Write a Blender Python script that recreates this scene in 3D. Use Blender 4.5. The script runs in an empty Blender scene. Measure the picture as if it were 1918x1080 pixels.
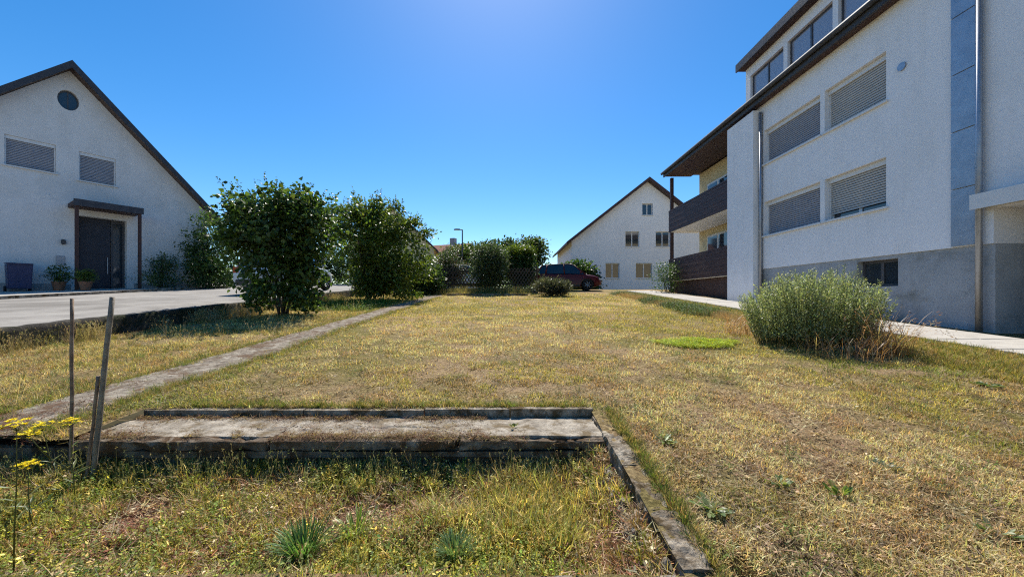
import bpy, bmesh, math, random
import numpy as np
from mathutils import Vector, Matrix, Euler

R = math.radians
rng = np.random.default_rng(7)
random.seed(7)
sc = bpy.context.scene
C = sc.collection

# ------------------------------------------------------------------ camera, sky, sun, exposure
cam_d = bpy.data.cameras.new('camera')
cam = bpy.data.objects.new('camera', cam_d)
C.objects.link(cam)
cam_d.sensor_width = 36.0
cam_d.lens = 36.0 * 700 / 1918
cam_d.shift_y = 16 / 1918
cam_d.clip_start = 0.05
cam_d.clip_end = 3000
cam.location = (0, 0, 1.1)
cam.rotation_euler = (R(90), 0, 0)
sc.camera = cam

SUN_EL, SUN_AZ = R(52), R(-2)         # azimuth measured from +Y towards +X
w = bpy.data.worlds.new('World')
sc.world = w
w.use_nodes = True
nt = w.node_tree
nt.nodes.clear()
sky = nt.nodes.new('ShaderNodeTexSky')
sky.sky_type = 'NISHITA'
sky.sun_disc = False
sky.sun_elevation = SUN_EL
sky.sun_rotation = SUN_AZ
sky.altitude = 300
sky.air_density = 1.0
sky.dust_density = 0.25
sky.ozone_density = 3.0
hsv = nt.nodes.new('ShaderNodeHueSaturation')
hsv.inputs['Saturation'].default_value = 1.37
bgn = nt.nodes.new('ShaderNodeBackground')
bgn.inputs['Strength'].default_value = 0.102
wo = nt.nodes.new('ShaderNodeOutputWorld')
nt.links.new(sky.outputs[0], hsv.inputs['Color'])
nt.links.new(hsv.outputs[0], bgn.inputs['Color'])
nt.links.new(bgn.outputs[0], wo.inputs['Surface'])

sun_d = bpy.data.lights.new('sun', 'SUN')
sun_d.energy = 5.0
sun_d.angle = R(0.53)
sun_d.color = (1.0, 0.95, 0.86)
sun = bpy.data.objects.new('sun', sun_d)
C.objects.link(sun)
sdir = Vector((math.sin(SUN_AZ) * math.cos(SUN_EL), math.cos(SUN_AZ) * math.cos(SUN_EL), math.sin(SUN_EL)))
sun.rotation_euler = (-sdir).to_track_quat('-Z', 'Y').to_euler()
sun.location = (0, 30, 40)

sc.view_settings.view_transform = 'Standard'
sc.view_settings.look = 'None'
sc.view_settings.gamma = 1.0
sc.view_settings.use_curve_mapping = False
sc.view_settings.exposure = 0.68
sc.cycles.max_bounces = 4
sc.cycles.diffuse_bounces = 2
sc.cycles.glossy_bounces = 2
sc.cycles.transmission_bounces = 5
sc.cycles.transparent_max_bounces = 6
sc.cycles.caustics_reflective = False
sc.cycles.caustics_refractive = False
sc.cycles.use_adaptive_sampling = True
sc.cycles.adaptive_threshold = 0.014
sc.cycles.adaptive_min_samples = 32
sc.cycles.use_denoising = False
sc.cycles.filter_width = 1.15
sc.cycles.sample_clamp_indirect = 4.0

# ------------------------------------------------------------------ noise and terrain
_lat = rng.random((64, 64, 64))


def vnoise(p, s=1.0, off=0.0):
    """value noise 0..1 at points p (n,2|3)"""
    p = np.asarray(p, float)
    if p.shape[1] == 2:
        p = np.c_[p, np.zeros(len(p))]
    q = p * s + off + 100.0
    i = np.floor(q).astype(int)
    f = q - i
    f = f * f * (3 - 2 * f)
    i %= 63
    r = 0
    for a in (0, 1):
        for b in (0, 1):
            for c in (0, 1):
                wt = (f[:, 0] if a else 1 - f[:, 0]) * (f[:, 1] if b else 1 - f[:, 1]) * (f[:, 2] if c else 1 - f[:, 2])
                r = r + wt * _lat[i[:, 0] + a, i[:, 1] + b, i[:, 2] + c]
    return r


def fbm(p, s=1.0, off=0.0, o=4):
    r, a, t = 0, 1.0, 0
    for k in range(o):
        r = r + a * vnoise(p, s * 2 ** k, off + 13.7 * k)
        t += a
        a *= 0.55
    return r / t


SL = 0.066
BED = (-6.0, 0.63, 1.36, 2.46)       # sunken bed x0,x1,y0,y1
BEDZ = -0.10


def zbase(y):
    y = np.asarray(y, float)
    return np.where(y < 24, SL * np.maximum(y, -10), SL * 24 + 0.15 * (1 - np.exp(-(np.maximum(y, 24) - 24) / 20)))


def zg(x, y):
    x = np.atleast_1d(np.asarray(x, float))
    y = np.atleast_1d(np.asarray(y, float))
    p = np.c_[x, y]
    n = (fbm(p, 0.9, 3, 3) - 0.5) * 0.05 + (vnoise(p, 6.0, 9) - 0.5) * 0.012
    near = np.clip((30 - np.abs(y)) / 10, 0, 1)
    pit = -0.16 * np.exp(-(((x - 0.85) / 0.06) ** 2 + ((y - 1.36) / 0.09) ** 2))
    bank = 0.10 * np.clip((y - 17.3) / 0.8, 0, 1) * (x > -3.1) * (x < 0.9)
    return zbase(y) + n * near + pit + bank


def z1(x, y):
    return float(zg(x, y)[0])


def zroad(y):
    return zbase(y) + 0.30


# ------------------------------------------------------------------ materials
def nodes(name):
    m = bpy.data.materials.new(name)
    m.use_nodes = True
    n = m.node_tree
    n.nodes.clear()
    out = n.nodes.new('ShaderNodeOutputMaterial')
    return m, n, out


def ramp(n, fac, stops):
    r = n.nodes.new('ShaderNodeValToRGB')
    el = r.color_ramp.elements
    while len(el) < len(stops):
        el.new(0.5)
    for e, (p, c) in zip(el, stops):
        e.position = p
        e.color = (*c, 1) if len(c) == 3 else c
    n.links.new(fac, r.inputs[0])
    return r.outputs[0]


def noise(n, vec, scale, detail=6, rough=0.6, dist=0.0):
    t = n.nodes.new('ShaderNodeTexNoise')
    t.inputs['Scale'].default_value = scale
    t.inputs['Detail'].default_value = detail
    t.inputs['Roughness'].default_value = rough
    t.inputs['Distortion'].default_value = dist
    n.links.new(vec, t.inputs['Vector'])
    return t.outputs['Fac']


def mixc(n, fac, a, b, mode='MIX'):
    m = n.nodes.new('ShaderNodeMix')
    m.data_type = 'RGBA'
    m.blend_type = mode
    for s, v in ((m.inputs[0], fac), (m.inputs[6], a), (m.inputs[7], b)):
        if hasattr(v, 'is_output'):
            n.links.new(v, s)
        else:
            s.default_value = v if not isinstance(v, tuple) else (*v, 1)
    return m.outputs[2]


def M(name, stops, scale=6.0, rough=0.8, bump=0.3, bscale=60.0, spec=0.3, metal=0.0, dirt=None, dscale=1.5, drange=(0.5, 0.65), bdist=0.01, speck=None, streak=None):
    """general procedural surface: noise colour ramp + optional dirt/moss layer + bump"""
    m, n, out = nodes(name)
    tc = n.nodes.new('ShaderNodeTexCoord')
    vec = tc.outputs['Object']
    f = noise(n, vec, scale, 8, 0.65)
    if len(stops) == 1:
        c0 = stops[0]
        stops = [tuple(v * 0.88 for v in c0), tuple(min(v * 1.1, 1) for v in c0)]
    k = len(stops)
    col = ramp(n, f, [(0.3 + 0.4 * i / (k - 1), s) for i, s in enumerate(stops)])
    if speck:
        s2 = noise(n, vec, speck[1], 2, 0.5)
        col = mixc(n, ramp(n, s2, [(speck[2], (0, 0, 0)), (speck[2] + 0.08, (1, 1, 1))]), col, speck[0])
    if dirt:
        d = noise(n, vec, dscale, 7, 0.7, 0.4)
        col = mixc(n, ramp(n, d, [(drange[0], (0, 0, 0)), (drange[1], (1, 1, 1))]), col, dirt)
    if streak:
        mp = n.nodes.new('ShaderNodeMapping')
        mp.inputs['Scale'].default_value = (3.2, 3.2, .3)
        n.links.new(vec, mp.inputs['Vector'])
        f2 = noise(n, mp.outputs[0], 1.0, 8, 0.7)
        col = mixc(n, ramp(n, f2, [(.48, (0, 0, 0)), (.78, (.38, .38, .38))]), col, streak)
        f3 = noise(n, vec, 2.2, 10, 0.75, .5)
        col = mixc(n, ramp(n, f3, [(.54, (0, 0, 0)), (.74, (.45, .45, .45))]), col, streak)
    b = n.nodes.new('ShaderNodeBsdfPrincipled')
    n.links.new(col, b.inputs['Base Color'])
    b.inputs['Roughness'].default_value = rough
    b.inputs['Specular IOR Level'].default_value = spec
    b.inputs['Metallic'].default_value = metal
    if bump > 0:
        bf = noise(n, vec, bscale, 6, 0.7)
        bp = n.nodes.new('ShaderNodeBump')
        bp.inputs['Strength'].default_value = bump
        bp.inputs['Distance'].default_value = bdist
        n.links.new(bf, bp.inputs['Height'])
        n.links.new(bp.outputs[0], b.inputs['Normal'])
    n.links.new(b.outputs[0], out.inputs[0])
    return m


def LEAF(name, trans=0.4, rough=0.5, spec=0.3, inst=False, tcol=(1.0, 1.0, 0.55)):
    """foliage: colour from the 'tint' attribute (times the instance's 'itint')"""
    m, n, out = nodes(name)
    a = n.nodes.new('ShaderNodeAttribute')
    a.attribute_name = 'tint'
    col = a.outputs['Color']
    if inst:
        a2 = n.nodes.new('ShaderNodeAttribute')
        a2.attribute_type = 'INSTANCER'
        a2.attribute_name = 'itint'
        col = mixc(n, 1.0, col, a2.outputs['Color'], 'MULTIPLY')
    b = n.nodes.new('ShaderNodeBsdfPrincipled')
    b.inputs['Roughness'].default_value = rough
    b.inputs['Specular IOR Level'].default_value = spec
    n.links.new(col, b.inputs['Base Color'])
    t = n.nodes.new('ShaderNodeBsdfTranslucent')
    n.links.new(mixc(n, 1.0, col, tcol, 'MULTIPLY'), t.inputs['Color'])
    x = n.nodes.new('ShaderNodeMixShader')
    x.inputs[0].default_value = trans
    n.links.new(b.outputs[0], x.inputs[1])
    n.links.new(t.outputs[0], x.inputs[2])
    n.links.new(x.outputs[0], out.inputs[0])
    return m


def GLASS(name, col=(0.03, 0.04, 0.05), rough=0.05):
    m, n, out = nodes(name)
    b = n.nodes.new('ShaderNodeBsdfPrincipled')
    b.inputs['Base Color'].default_value = (*col, 1)
    b.inputs['Roughness'].default_value = rough
    b.inputs['Specular IOR Level'].default_value = 0.8
    n.links.new(b.outputs[0], out.inputs[0])
    return m


m_soil = None
MT = dict(
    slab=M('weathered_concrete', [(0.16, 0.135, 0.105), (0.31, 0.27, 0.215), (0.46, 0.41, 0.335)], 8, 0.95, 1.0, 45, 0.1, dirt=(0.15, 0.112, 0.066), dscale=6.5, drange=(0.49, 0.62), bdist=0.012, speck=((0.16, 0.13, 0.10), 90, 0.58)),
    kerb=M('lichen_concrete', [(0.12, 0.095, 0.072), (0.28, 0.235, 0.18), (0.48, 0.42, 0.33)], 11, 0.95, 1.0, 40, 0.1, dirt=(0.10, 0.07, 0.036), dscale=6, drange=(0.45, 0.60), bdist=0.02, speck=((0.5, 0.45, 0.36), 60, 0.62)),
    ledgewall=M('dark_brown_concrete', [(0.07, 0.052, 0.038), (0.16, 0.125, 0.09), (0.30, 0.25, 0.19)], 8, 0.95, 1.0, 30, 0.1, dirt=(0.085, 0.052, 0.028), dscale=5, drange=(0.47, 0.58), bdist=0.02),  # darker, browner concrete with noise-placed brown patches
    path=M('worn_concrete_path', [(0.11, 0.092, 0.07), (0.235, 0.20, 0.155), (0.42, 0.375, 0.305)], 11, 0.95, 1.0, 30, 0.1, dirt=(0.125, 0.082, 0.052), dscale=4.5, drange=(0.49, 0.60), bdist=0.02, speck=((0.10, 0.075, 0.06), 26, 0.58)),
    asphalt=M('pale_asphalt', [(0.19, 0.178, 0.16), (0.255, 0.235, 0.21), (0.31, 0.29, 0.255)], 1.2, 0.9, 0.5, 160, 0.2, dirt=(0.17, 0.155, 0.135), dscale=0.4, drange=(0.5, 0.62), bdist=0.004),
    retain=M('dark_wall', [(0.035, 0.032, 0.028), (0.07, 0.062, 0.052), (0.13, 0.115, 0.09)], 5, 0.95, 1.0, 24, 0.1, dirt=(0.03, 0.035, 0.018), dscale=2.5, drange=(0.45, 0.6), bdist=0.03),  # very dark grey-brown wall with darker olive patches
    stucco=M('white_stucco', [(0.66, 0.65, 0.64), (0.74, 0.73, 0.72)], 1.3, 0.9, 0.35, 130, 0.2, dirt=(0.60, 0.59, 0.57), dscale=0.5, drange=(0.5, 0.75), bdist=0.004, streak=(.50, .49, .46)),
    stucco_r=M('bright_stucco', [(0.78, 0.78, 0.80), (0.84, 0.84, 0.86)], 1.1, 0.9, 0.35, 130, 0.2, dirt=(0.74, 0.74, 0.75), dscale=0.4, drange=(0.5, 0.75), bdist=0.004, streak=(.60, .60, .58)),
    plinth=M('grey_plinth', [(0.31, 0.33, 0.35), (0.40, 0.42, 0.44)], 2, 0.9, 0.4, 90, 0.2, dirt=(.20, .21, .20), dscale=1.1, drange=(.5, .7), streak=(.19, .19, .17)),
    cream=M('cream_render', [(0.60, 0.50, 0.30), (0.68, 0.58, 0.36)], 2, 0.9, 0.2, 90, 0.2),
    darkwood=M('dark_stained_wood', [(0.035, 0.018, 0.016), (0.06, 0.032, 0.028), (0.085, 0.045, 0.04)], 12, 0.6, 0.3, 50, 0.3),
    fencewood=M('grey_brown_pale', [(0.05, 0.036, 0.027), (0.10, 0.075, 0.055), (0.16, 0.125, 0.095)], 18, 0.85, 0.4, 60, 0.2),
    rooftile=M('brown_roof_tile', [(0.07, 0.05, 0.045), (0.12, 0.085, 0.07)], 6, 0.8, 0.5, 30, 0.3),
    redtile=M('red_roof_tile', [(0.28, 0.11, 0.075), (0.38, 0.17, 0.11)], 6, 0.8, 0.5, 30, 0.3),
    slate=M('dark_roof_edge', [(0.03, 0.032, 0.04), (0.055, 0.058, 0.07)], 6, 0.6, 0.3, 40, 0.4),
    metal=M('zinc_metal', [(0.30, 0.32, 0.36), (0.40, 0.42, 0.46)], 5, 0.45, 0.1, 40, 0.5, 0.7),
    lampmetal=M('lamp_grey_metal', [(0.05, 0.055, 0.06), (0.08, 0.085, 0.09)], 5, 0.5, 0.1, 40, 0.5, 0.5),
    frame=M('white_window_frame', [(0.62, 0.62, 0.62), (0.70, 0.70, 0.70)], 5, 0.4, 0.05, 60, 0.4),
    darkframe=M('dark_window_frame', [(0.05, 0.05, 0.055), (0.08, 0.08, 0.09)], 5, 0.4, 0.05, 60, 0.4),
    shutter=M('beige_roller_shutter', [(0.44, 0.43, 0.41), (0.50, 0.49, 0.47)], 3, 0.6, 0.1, 60, 0.3),
    shutter_g=M('grey_roller_shutter', [(0.29, 0.30, 0.34), (0.34, 0.35, 0.39)], 3, 0.6, 0.1, 60, 0.3),
    door=M('dark_door_wood', [(0.02, 0.022, 0.035), (0.035, 0.037, 0.05)], 8, 0.45, 0.2, 40, 0.4),
    stakewood=M('weathered_stake', [(0.09, 0.055, 0.04), (0.20, 0.14, 0.10), (0.34, 0.27, 0.20)], 14, 0.85, 0.6, 50, 0.2, bdist=0.004),
    stakemetal=M('dull_stake', [(0.10, 0.08, 0.06), (0.19, 0.16, 0.125), (0.32, 0.28, 0.22)], 14, 0.7, 0.6, 50, 0.4, bdist=0.004),
    bark=M('shrub_bark', [(0.045, 0.035, 0.027), (0.09, 0.07, 0.052), (0.15, 0.12, 0.09)], 14, 0.9, 0.7, 40, 0.2, bdist=0.01),
    paver=M('pale_paving', [(0.34, 0.31, 0.27), (0.46, 0.43, 0.38)], 3, 0.9, 0.5, 70, 0.2, bdist=0.006),
    rubber=M('tyre_rubber', [(0.012, 0.012, 0.012), (0.022, 0.022, 0.022)], 8, 0.8, 0.3, 60, 0.3),
    rim=M('alloy_rim', [(0.40, 0.41, 0.43), (0.5, 0.51, 0.53)], 5, 0.35, 0.0, 40, 0.5, 0.8),
    plastic=M('black_trim', [(0.02, 0.02, 0.022), (0.035, 0.035, 0.038)], 6, 0.5, 0.1, 80, 0.4),
    bluebin=M('blue_bin_plastic', [(0.02, 0.028, 0.08), (0.03, 0.04, 0.11)], 6, 0.5, 0.1, 80, 0.4),
    pot=M('clay_pot', [(0.24, 0.11, 0.065), (0.33, 0.16, 0.10)], 8, 0.85, 0.3, 60, 0.2),
    litter=M('forest_soil', [(0.05, 0.03, 0.02), (0.10, 0.065, 0.042)], 12, 1.0, 0.9, 60, 0.1),
    glass=GLASS('window_glass'),
    skyglass=GLASS('sky_tinted_glass', (.26, .29, .36), .08),  # blue-grey sky reflection painted into the pane colour
    carglass=GLASS('car_glass', (0.015, 0.02, 0.022), 0.03),
    lamp_lens=GLASS('car_lamp_lens', (0.55, 0.55, 0.55), 0.1),
    tail_lens=GLASS('tail_lamp_lens', (0.35, 0.01, 0.01), 0.1),
    leaf=LEAF('shrub_leaf', 0.48, 0.42, 0.45),
    leaf_i=LEAF('grass_blade', 0.40, 0.6, 0.2, True, (1.0, .97, .62)),
    lawn_blade=LEAF('lawn_blade', 0.40, 0.6, 0.2, False, (1.0, .97, .62)),
    petal=LEAF('yellow_petal', 0.3, 0.6, 0.2, False, (1, 1, 0.6)),
)


def paint(name, c, coat=.8):
    m, n, out = nodes(name)
    b = n.nodes.new('ShaderNodeBsdfPrincipled')
    b.inputs['Base Color'].default_value = (*c, 1)
    b.inputs['Roughness'].default_value = 0.35
    b.inputs['Coat Weight'].default_value = coat
    b.inputs['Specular IOR Level'].default_value = .5 * min(1, coat + .2)
    b.inputs['Coat Roughness'].default_value = 0.04
    n.links.new(b.outputs[0], out.inputs[0])
    return m


def ground_material():
    m, n, out = nodes('dry_lawn_soil')
    tc = n.nodes.new('ShaderNodeTexCoord')
    vec = tc.outputs['Object']
    big = noise(n, vec, 0.55, 5, 0.6, 0.3)
    fine = noise(n, vec, 34, 8, 0.75)
    dry = ramp(n, fine, [(0.30, (0.095, 0.058, 0.034)), (0.48, (0.27, 0.185, 0.10)), (0.66, (0.46, 0.34, 0.19))])
    olive = ramp(n, fine, [(0.30, (0.050, 0.042, 0.016)), (0.48, (0.15, 0.13, 0.042)), (0.66, (0.29, 0.24, 0.085))])
    col = mixc(n, ramp(n, big, [(0.42, (0, 0, 0)), (0.6, (1, 1, 1))]), dry, olive)
    b = n.nodes.new('ShaderNodeBsdfPrincipled')
    b.inputs['Roughness'].default_value = 1.0
    b.inputs['Specular IOR Level'].default_value = 0.05
    n.links.new(col, b.inputs['Base Color'])
    bp = n.nodes.new('ShaderNodeBump')
    bp.inputs['Strength'].default_value = 1.0
    bp.inputs['Distance'].default_value = 0.03
    n.links.new(fine, bp.inputs['Height'])
    n.links.new(bp.outputs[0], b.inputs['Normal'])
    n.links.new(b.outputs[0], out.inputs[0])
    return m


MT['ground'] = ground_material()
MT['bedsoil'] = M('dark_bed_soil', [(0.045, 0.028, 0.019), (0.11, 0.065, 0.04), (0.20, 0.13, 0.08)], 18, 1.0, 1.0, 60, 0.05, dirt=(0.10, 0.04, 0.022), dscale=5, drange=(0.52, 0.62), bdist=0.02)

# ------------------------------------------------------------------ mesh helpers


class MB:
    def __init__(s):
        s.v, s.f = [], []

    def add(s, vs, fs):
        o = len(s.v)
        s.v += [tuple(v) for v in vs]
        s.f += [tuple(o + i for i in f) for f in fs]
        return s

    def box(s, c, d, rot=None):
        x, y, z = d[0] / 2, d[1] / 2, d[2] / 2
        vs = [Vector((i, j, k)) for i in (-x, x) for j in (-y, y) for k in (-z, z)]
        if rot is not None:
            r = rot.to_matrix() if isinstance(rot, Euler) else rot
            vs = [r @ v for v in vs]
        vs = [v + Vector(c) for v in vs]
        return s.add(vs, [(0, 1, 3, 2), (4, 6, 7, 5), (0, 4, 5, 1), (2, 3, 7, 6), (0, 2, 6, 4), (1, 5, 7, 3)])

    def bx(s, x0, x1, y0, y1, z0, z1):
        return s.box(((x0 + x1) / 2, (y0 + y1) / 2, (z0 + z1) / 2), (x1 - x0, y1 - y0, z1 - z0))

    def prism(s, poly, a, b, axis='y'):
        """polygon of 2-d points extruded along axis from a to b"""
        def P(p, t):
            return {'y': (p[0], t, p[1]), 'x': (t, p[0], p[1]), 'z': (p[0], p[1], t)}[axis]
        n = len(poly)
        vs = [P(p, a) for p in poly] + [P(p, b) for p in poly]
        return s.add(vs, [tuple(range(n))[::-1], tuple(range(n, 2 * n))] + [(i, (i + 1) % n, n + (i + 1) % n, n + i) for i in range(n)])

    def tube(s, pts, rad, n=6, cap=True):
        pts = [Vector(p) for p in pts]
        if not hasattr(rad, '__len__'):
            rad = [rad] * len(pts)
        o = len(s.v)
        vs, fs = [], []
        for i, p in enumerate(pts):
            d = (pts[min(i + 1, len(pts) - 1)] - pts[max(i - 1, 0)])
            d = d.normalized() if d.length > 1e-9 else Vector((0, 0, 1))
            a = d.orthogonal().normalized() if abs(d.z) < 0.99 else Vector((1, 0, 0))
            up = Vector((0, 0, 1)) if abs(d.z) < 0.9 else Vector((1, 0, 0))
            a = d.cross(up).normalized()
            b = d.cross(a)
            for k in range(n):
                t = 2 * math.pi * k / n
                vs.append(p + (a * math.cos(t) + b * math.sin(t)) * rad[i])
        for i in range(len(pts) - 1):
            for k in range(n):
                k2 = (k + 1) % n
                fs.append((i * n + k, i * n + k2, (i + 1) * n + k2, (i + 1) * n + k))
        if cap:
            fs.append(tuple(range(n))[::-1])
            fs.append(tuple((len(pts) - 1) * n + k for k in range(n)))
        return s.add(vs, fs)

    def mesh(s, name):
        me = bpy.data.meshes.new(name)
        me.from_pydata(s.v, [], s.f)
        bm = bmesh.new()
        bm.from_mesh(me)
        bmesh.ops.recalc_face_normals(bm, faces=bm.faces)
        bm.to_mesh(me)
        bm.free()
        return me

    def build(s, name, mat, parent=None, smooth=False, bevel=0.0):
        me = s.mesh(name)
        if bevel > 0:
            bm = bmesh.new()
            bm.from_mesh(me)
            bmesh.ops.bevel(bm, geom=bm.edges[:], offset=bevel, segments=2, affect='EDGES', clamp_overlap=True)
            bm.to_mesh(me)
            bm.free()
        return link(name, me, mat, parent, smooth)


def link(name, me, mat, parent=None, smooth=False):
    if mat is not None and not me.materials:
        me.materials.append(mat)
    if smooth:
        me.polygons.foreach_set('use_smooth', [True] * len(me.polygons))
    o = bpy.data.objects.new(name, me)
    C.objects.link(o)
    if parent is not None:
        o.parent = parent
    return o


def tag(o, label=None, cat=None, group=None, kind=None):
    if label: o['label'] = label
    if cat: o['category'] = cat
    if group: o['group'] = group
    if kind: o['kind'] = kind
    return o


def thing(name, label, cat, loc=(0, 0, 0), rz=0.0, group=None):
    o = bpy.data.objects.new(name, None)
    o.empty_display_size = 0.2
    C.objects.link(o)
    o.location = loc
    o.rotation_euler = (0, 0, rz)
    return tag(o, label, cat, group)


def cut(o, mb):
    """boolean-subtract the shapes in mb from o"""
    k = bpy.data.objects.new('cutter', mb.mesh('cutter'))
    C.objects.link(k)
    k.parent = o.parent
    md = o.modifiers.new('b', 'BOOLEAN')
    md.operation = 'DIFFERENCE'
    md.solver = 'EXACT'
    md.object = k
    dg = bpy.context.evaluated_depsgraph_get()
    me = bpy.data.meshes.new_from_object(o.evaluated_get(dg))
    o.modifiers.clear()
    o.data = me
    bpy.data.objects.remove(k)
    return o


def roughen(o, amp, scale, cuts=0, seed=0):
    """subdivide and displace a mesh with noise so that edges are uneven"""
    bm = bmesh.new()
    bm.from_mesh(o.data)
    if cuts:
        bmesh.ops.triangulate(bm, faces=bm.faces[:])
        for _ in range(cuts):
            med = [e for e in bm.edges if e.calc_length() > scale_len(o, _)]
            bmesh.ops.subdivide_edges(bm, edges=med, cuts=1, use_grid_fill=True)
            bmesh.ops.triangulate(bm, faces=bm.faces[:])
    bm.normal_update()
    co = np.array([v.co[:] for v in bm.verts])
    n = np.array([v.normal[:] for v in bm.verts])
    d = (fbm(co, scale, seed * 7.3, 4) - 0.5) * 2 * amp + (vnoise(co, scale * 5, seed) - 0.5) * 0.5 * amp
    co += n * d[:, None]
    for v, c in zip(bm.verts, co):
        v.co = c
    bm.to_mesh(o.data)
    bm.free()
    return o


def scale_len(o, i):
    return 0.03


def grid_mesh(name, xs, ys, zf, mat, skip=None, kind='structure'):
    X, Y = np.meshgrid(xs, ys)
    Z = zf(X.ravel(), Y.ravel())
    v = np.c_[X.ravel(), Y.ravel(), Z]
    nx, ny = len(xs), len(ys)
    f = []
    for j in range(ny - 1):
        for i in range(nx - 1):
            if skip and skip((xs[i] + xs[i + 1]) / 2, (ys[j] + ys[j + 1]) / 2):
                continue
            a = j * nx + i
            f.append((a, a + 1, a + nx + 1, a + nx))
    me = bpy.data.meshes.new(name)
    me.from_pydata(v.tolist(), [], f)
    o = link(name, me, mat, None, True)
    if kind:
        o['kind'] = kind
    return o


def tri_mesh(name, V, F, T=None):
    """fast mesh from numpy arrays of vertices and triangles, T a colour for each vertex"""
    me = bpy.data.meshes.new(name)
    me.vertices.add(len(V))
    me.vertices.foreach_set('co', np.ascontiguousarray(V, np.float32).ravel())
    me.loops.add(F.size)
    me.loops.foreach_set('vertex_index', np.ascontiguousarray(F, np.int32).ravel())
    me.polygons.add(len(F))
    me.polygons.foreach_set('loop_start', np.arange(0, F.size, 3, dtype=np.int32))
    me.polygons.foreach_set('loop_total', np.full(len(F), 3, np.int32))
    if T is not None:
        a = me.attributes.new('tint', 'FLOAT_COLOR', 'POINT')
        a.data.foreach_set('color', np.ascontiguousarray(np.c_[T, np.ones(len(T))], np.float32).ravel())
    me.update()
    return me


def nrm(a):
    return a / np.maximum(np.linalg.norm(a, axis=-1, keepdims=True), 1e-9)


def frames(d, n):
    """rotation matrices with local y along d and z near n"""
    d = nrm(d)
    x = nrm(np.cross(d, n))
    z = np.cross(x, d)
    return np.stack([x, d, z], axis=2)


def leaf_array(tv, tf, P, Rm, S, T):
    tv = np.asarray(tv, float)
    tf = np.asarray(tf, int)
    n, k = len(P), len(tv)
    S = np.asarray(S)
    if S.ndim == 1:
        S = S[:, None]
    loc = tv[None] * (S[:, None, :] if S.shape[1] == 3 else S[:, None, :])
    V = P[:, None] + np.einsum('nij,nkj->nki', Rm, loc)
    F = tf[None] + (np.arange(n) * k)[:, None, None]
    return V.reshape(-1, 3), F.reshape(-1, 3), np.repeat(T, k, axis=0)


HEART = ([(0, 0, 0), (-.34, .18, .10), (-.40, .42, .12), (-.22, .74, .06), (0, 1, -.10), (.22, .74, .06), (.40, .42, .12), (.34, .18, .10), (0, .45, 0)],
         [(0, 1, 8), (1, 2, 8), (2, 3, 8), (3, 4, 8), (4, 5, 8), (5, 6, 8), (6, 7, 8), (7, 0, 8)])
OVAL = ([(0, 0, 0), (-.20, .40, .05), (0, 1, -.06), (.20, .40, .05), (0, .45, 0)],
        [(0, 1, 4), (1, 2, 4), (2, 3, 4), (3, 0, 4)])
NARROW = ([(0, 0, 0), (-.07, .45, .02), (0, 1, -.05), (.07, .45, .02)], [(0, 1, 2), (0, 2, 3)])


def tints(n, cols, jit=0.18):
    cols = np.asarray(cols, float)
    k = rng.integers(0, len(cols), n)
    t = cols[k]
    return np.clip(t * (1 + jit * rng.standard_normal((n, 1))) * (1 + 0.06 * rng.standard_normal((n, 3))), 0.004, 1)


def rand_dir(n):
    return nrm(rng.standard_normal((n, 3)))


# ------------------------------------------------------------------ setting: ground, road, path, paving
def spaced(pieces):
    out = []
    for a, b, s in pieces:
        out += list(np.arange(a, b, s))
    return np.array(sorted(set(np.round(out, 4))))


xs = spaced([(-600, -100, 50), (-100, -30, 10), (-30, -8, 2), (-8, -3.2, .2), (-3.2, 3.0, .05), (3.0, 9.2, .2), (9.2, 30, 2), (30, 100, 10), (100, 651, 50)])
ys = spaced([(-300, -20, 40), (-20, 0, 2), (0, 0.8, .2), (0.8, 3.4, .05), (3.4, 8, .12), (8, 26, .25), (26, 60, 3), (60, 200, 20), (200, 1201, 100)])
xs = np.array(sorted(set(np.round(np.r_[xs, BED[0], BED[1], -2.93], 4))))
ys = np.array(sorted(set(np.round(np.r_[ys, BED[2], BED[3], 2.99], 4))))
grid_mesh('ground', xs, ys, zg, MT['ground'], skip=lambda x, y: (BED[0] < x < BED[1] and BED[2] < y < BED[3]) or (-2.93 < x < BED[1] and 2.4 < y < 2.99))


def zbed(x, y):
    p = np.c_[np.atleast_1d(x), np.atleast_1d(y)]
    ramp_ = np.clip((p[:, 0] - .28) / .3, 0, 1)
    return BEDZ + (fbm(p, 2.5, 5, 4) - 0.5) * 0.09 + .13 * ramp_ * ramp_ + .05 * np.clip((p[:, 1] - 2.2) / .25, 0, 1)


grid_mesh('bed_soil', np.arange(BED[0] - .02, BED[1] + .03, .05), np.arange(BED[2] - .02, BED[3] + .08, .05), zbed, MT['bedsoil'])

# raised road on the left: a slab whose lawn side is held by the retaining wall
ry = np.r_[np.arange(-12, 26, 1.0), np.arange(26, 90, 6.0)]
grid_mesh('road', np.array([-14.6, -13, -11, -9, -7.11]), ry, lambda x, y: zroad(y) + 0.03 * np.minimum(1, (-7 - x) / 5), MT['asphalt'])
grid_mesh('yard_pavement', np.array([-60, -40, -25, -18, -14.72]), ry, lambda x, y: zroad(y) + 0.10, MT['paver'])

kb = thing('road_kerb', 'low grey kerb along the far side of the road by the gabled house', 'kerb', (-14.66, 0, 0))
me = None
for i, y in enumerate(np.arange(-4, 40, 1.0)):
    a, b = float(zroad(y + .01)), float(zroad(y + .99))
    mb = MB()
    mb.add([(-.06, y + .004, a - .1), (.06, y + .004, a - .1), (.06, y + .004, a + .12), (-.06, y + .004, a + .12),
            (-.06, y + .996, b - .1), (.06, y + .996, b - .1), (.06, y + .996, b + .12), (-.06, y + .996, b + .12)],
           [(0, 1, 2, 3), (4, 7, 6, 5), (0, 4, 5, 1), (1, 5, 6, 2), (2, 6, 7, 3), (3, 7, 4, 0)])
    mb.build('kerb_stone', MT['kerb'], kb, bevel=0.012)

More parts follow.
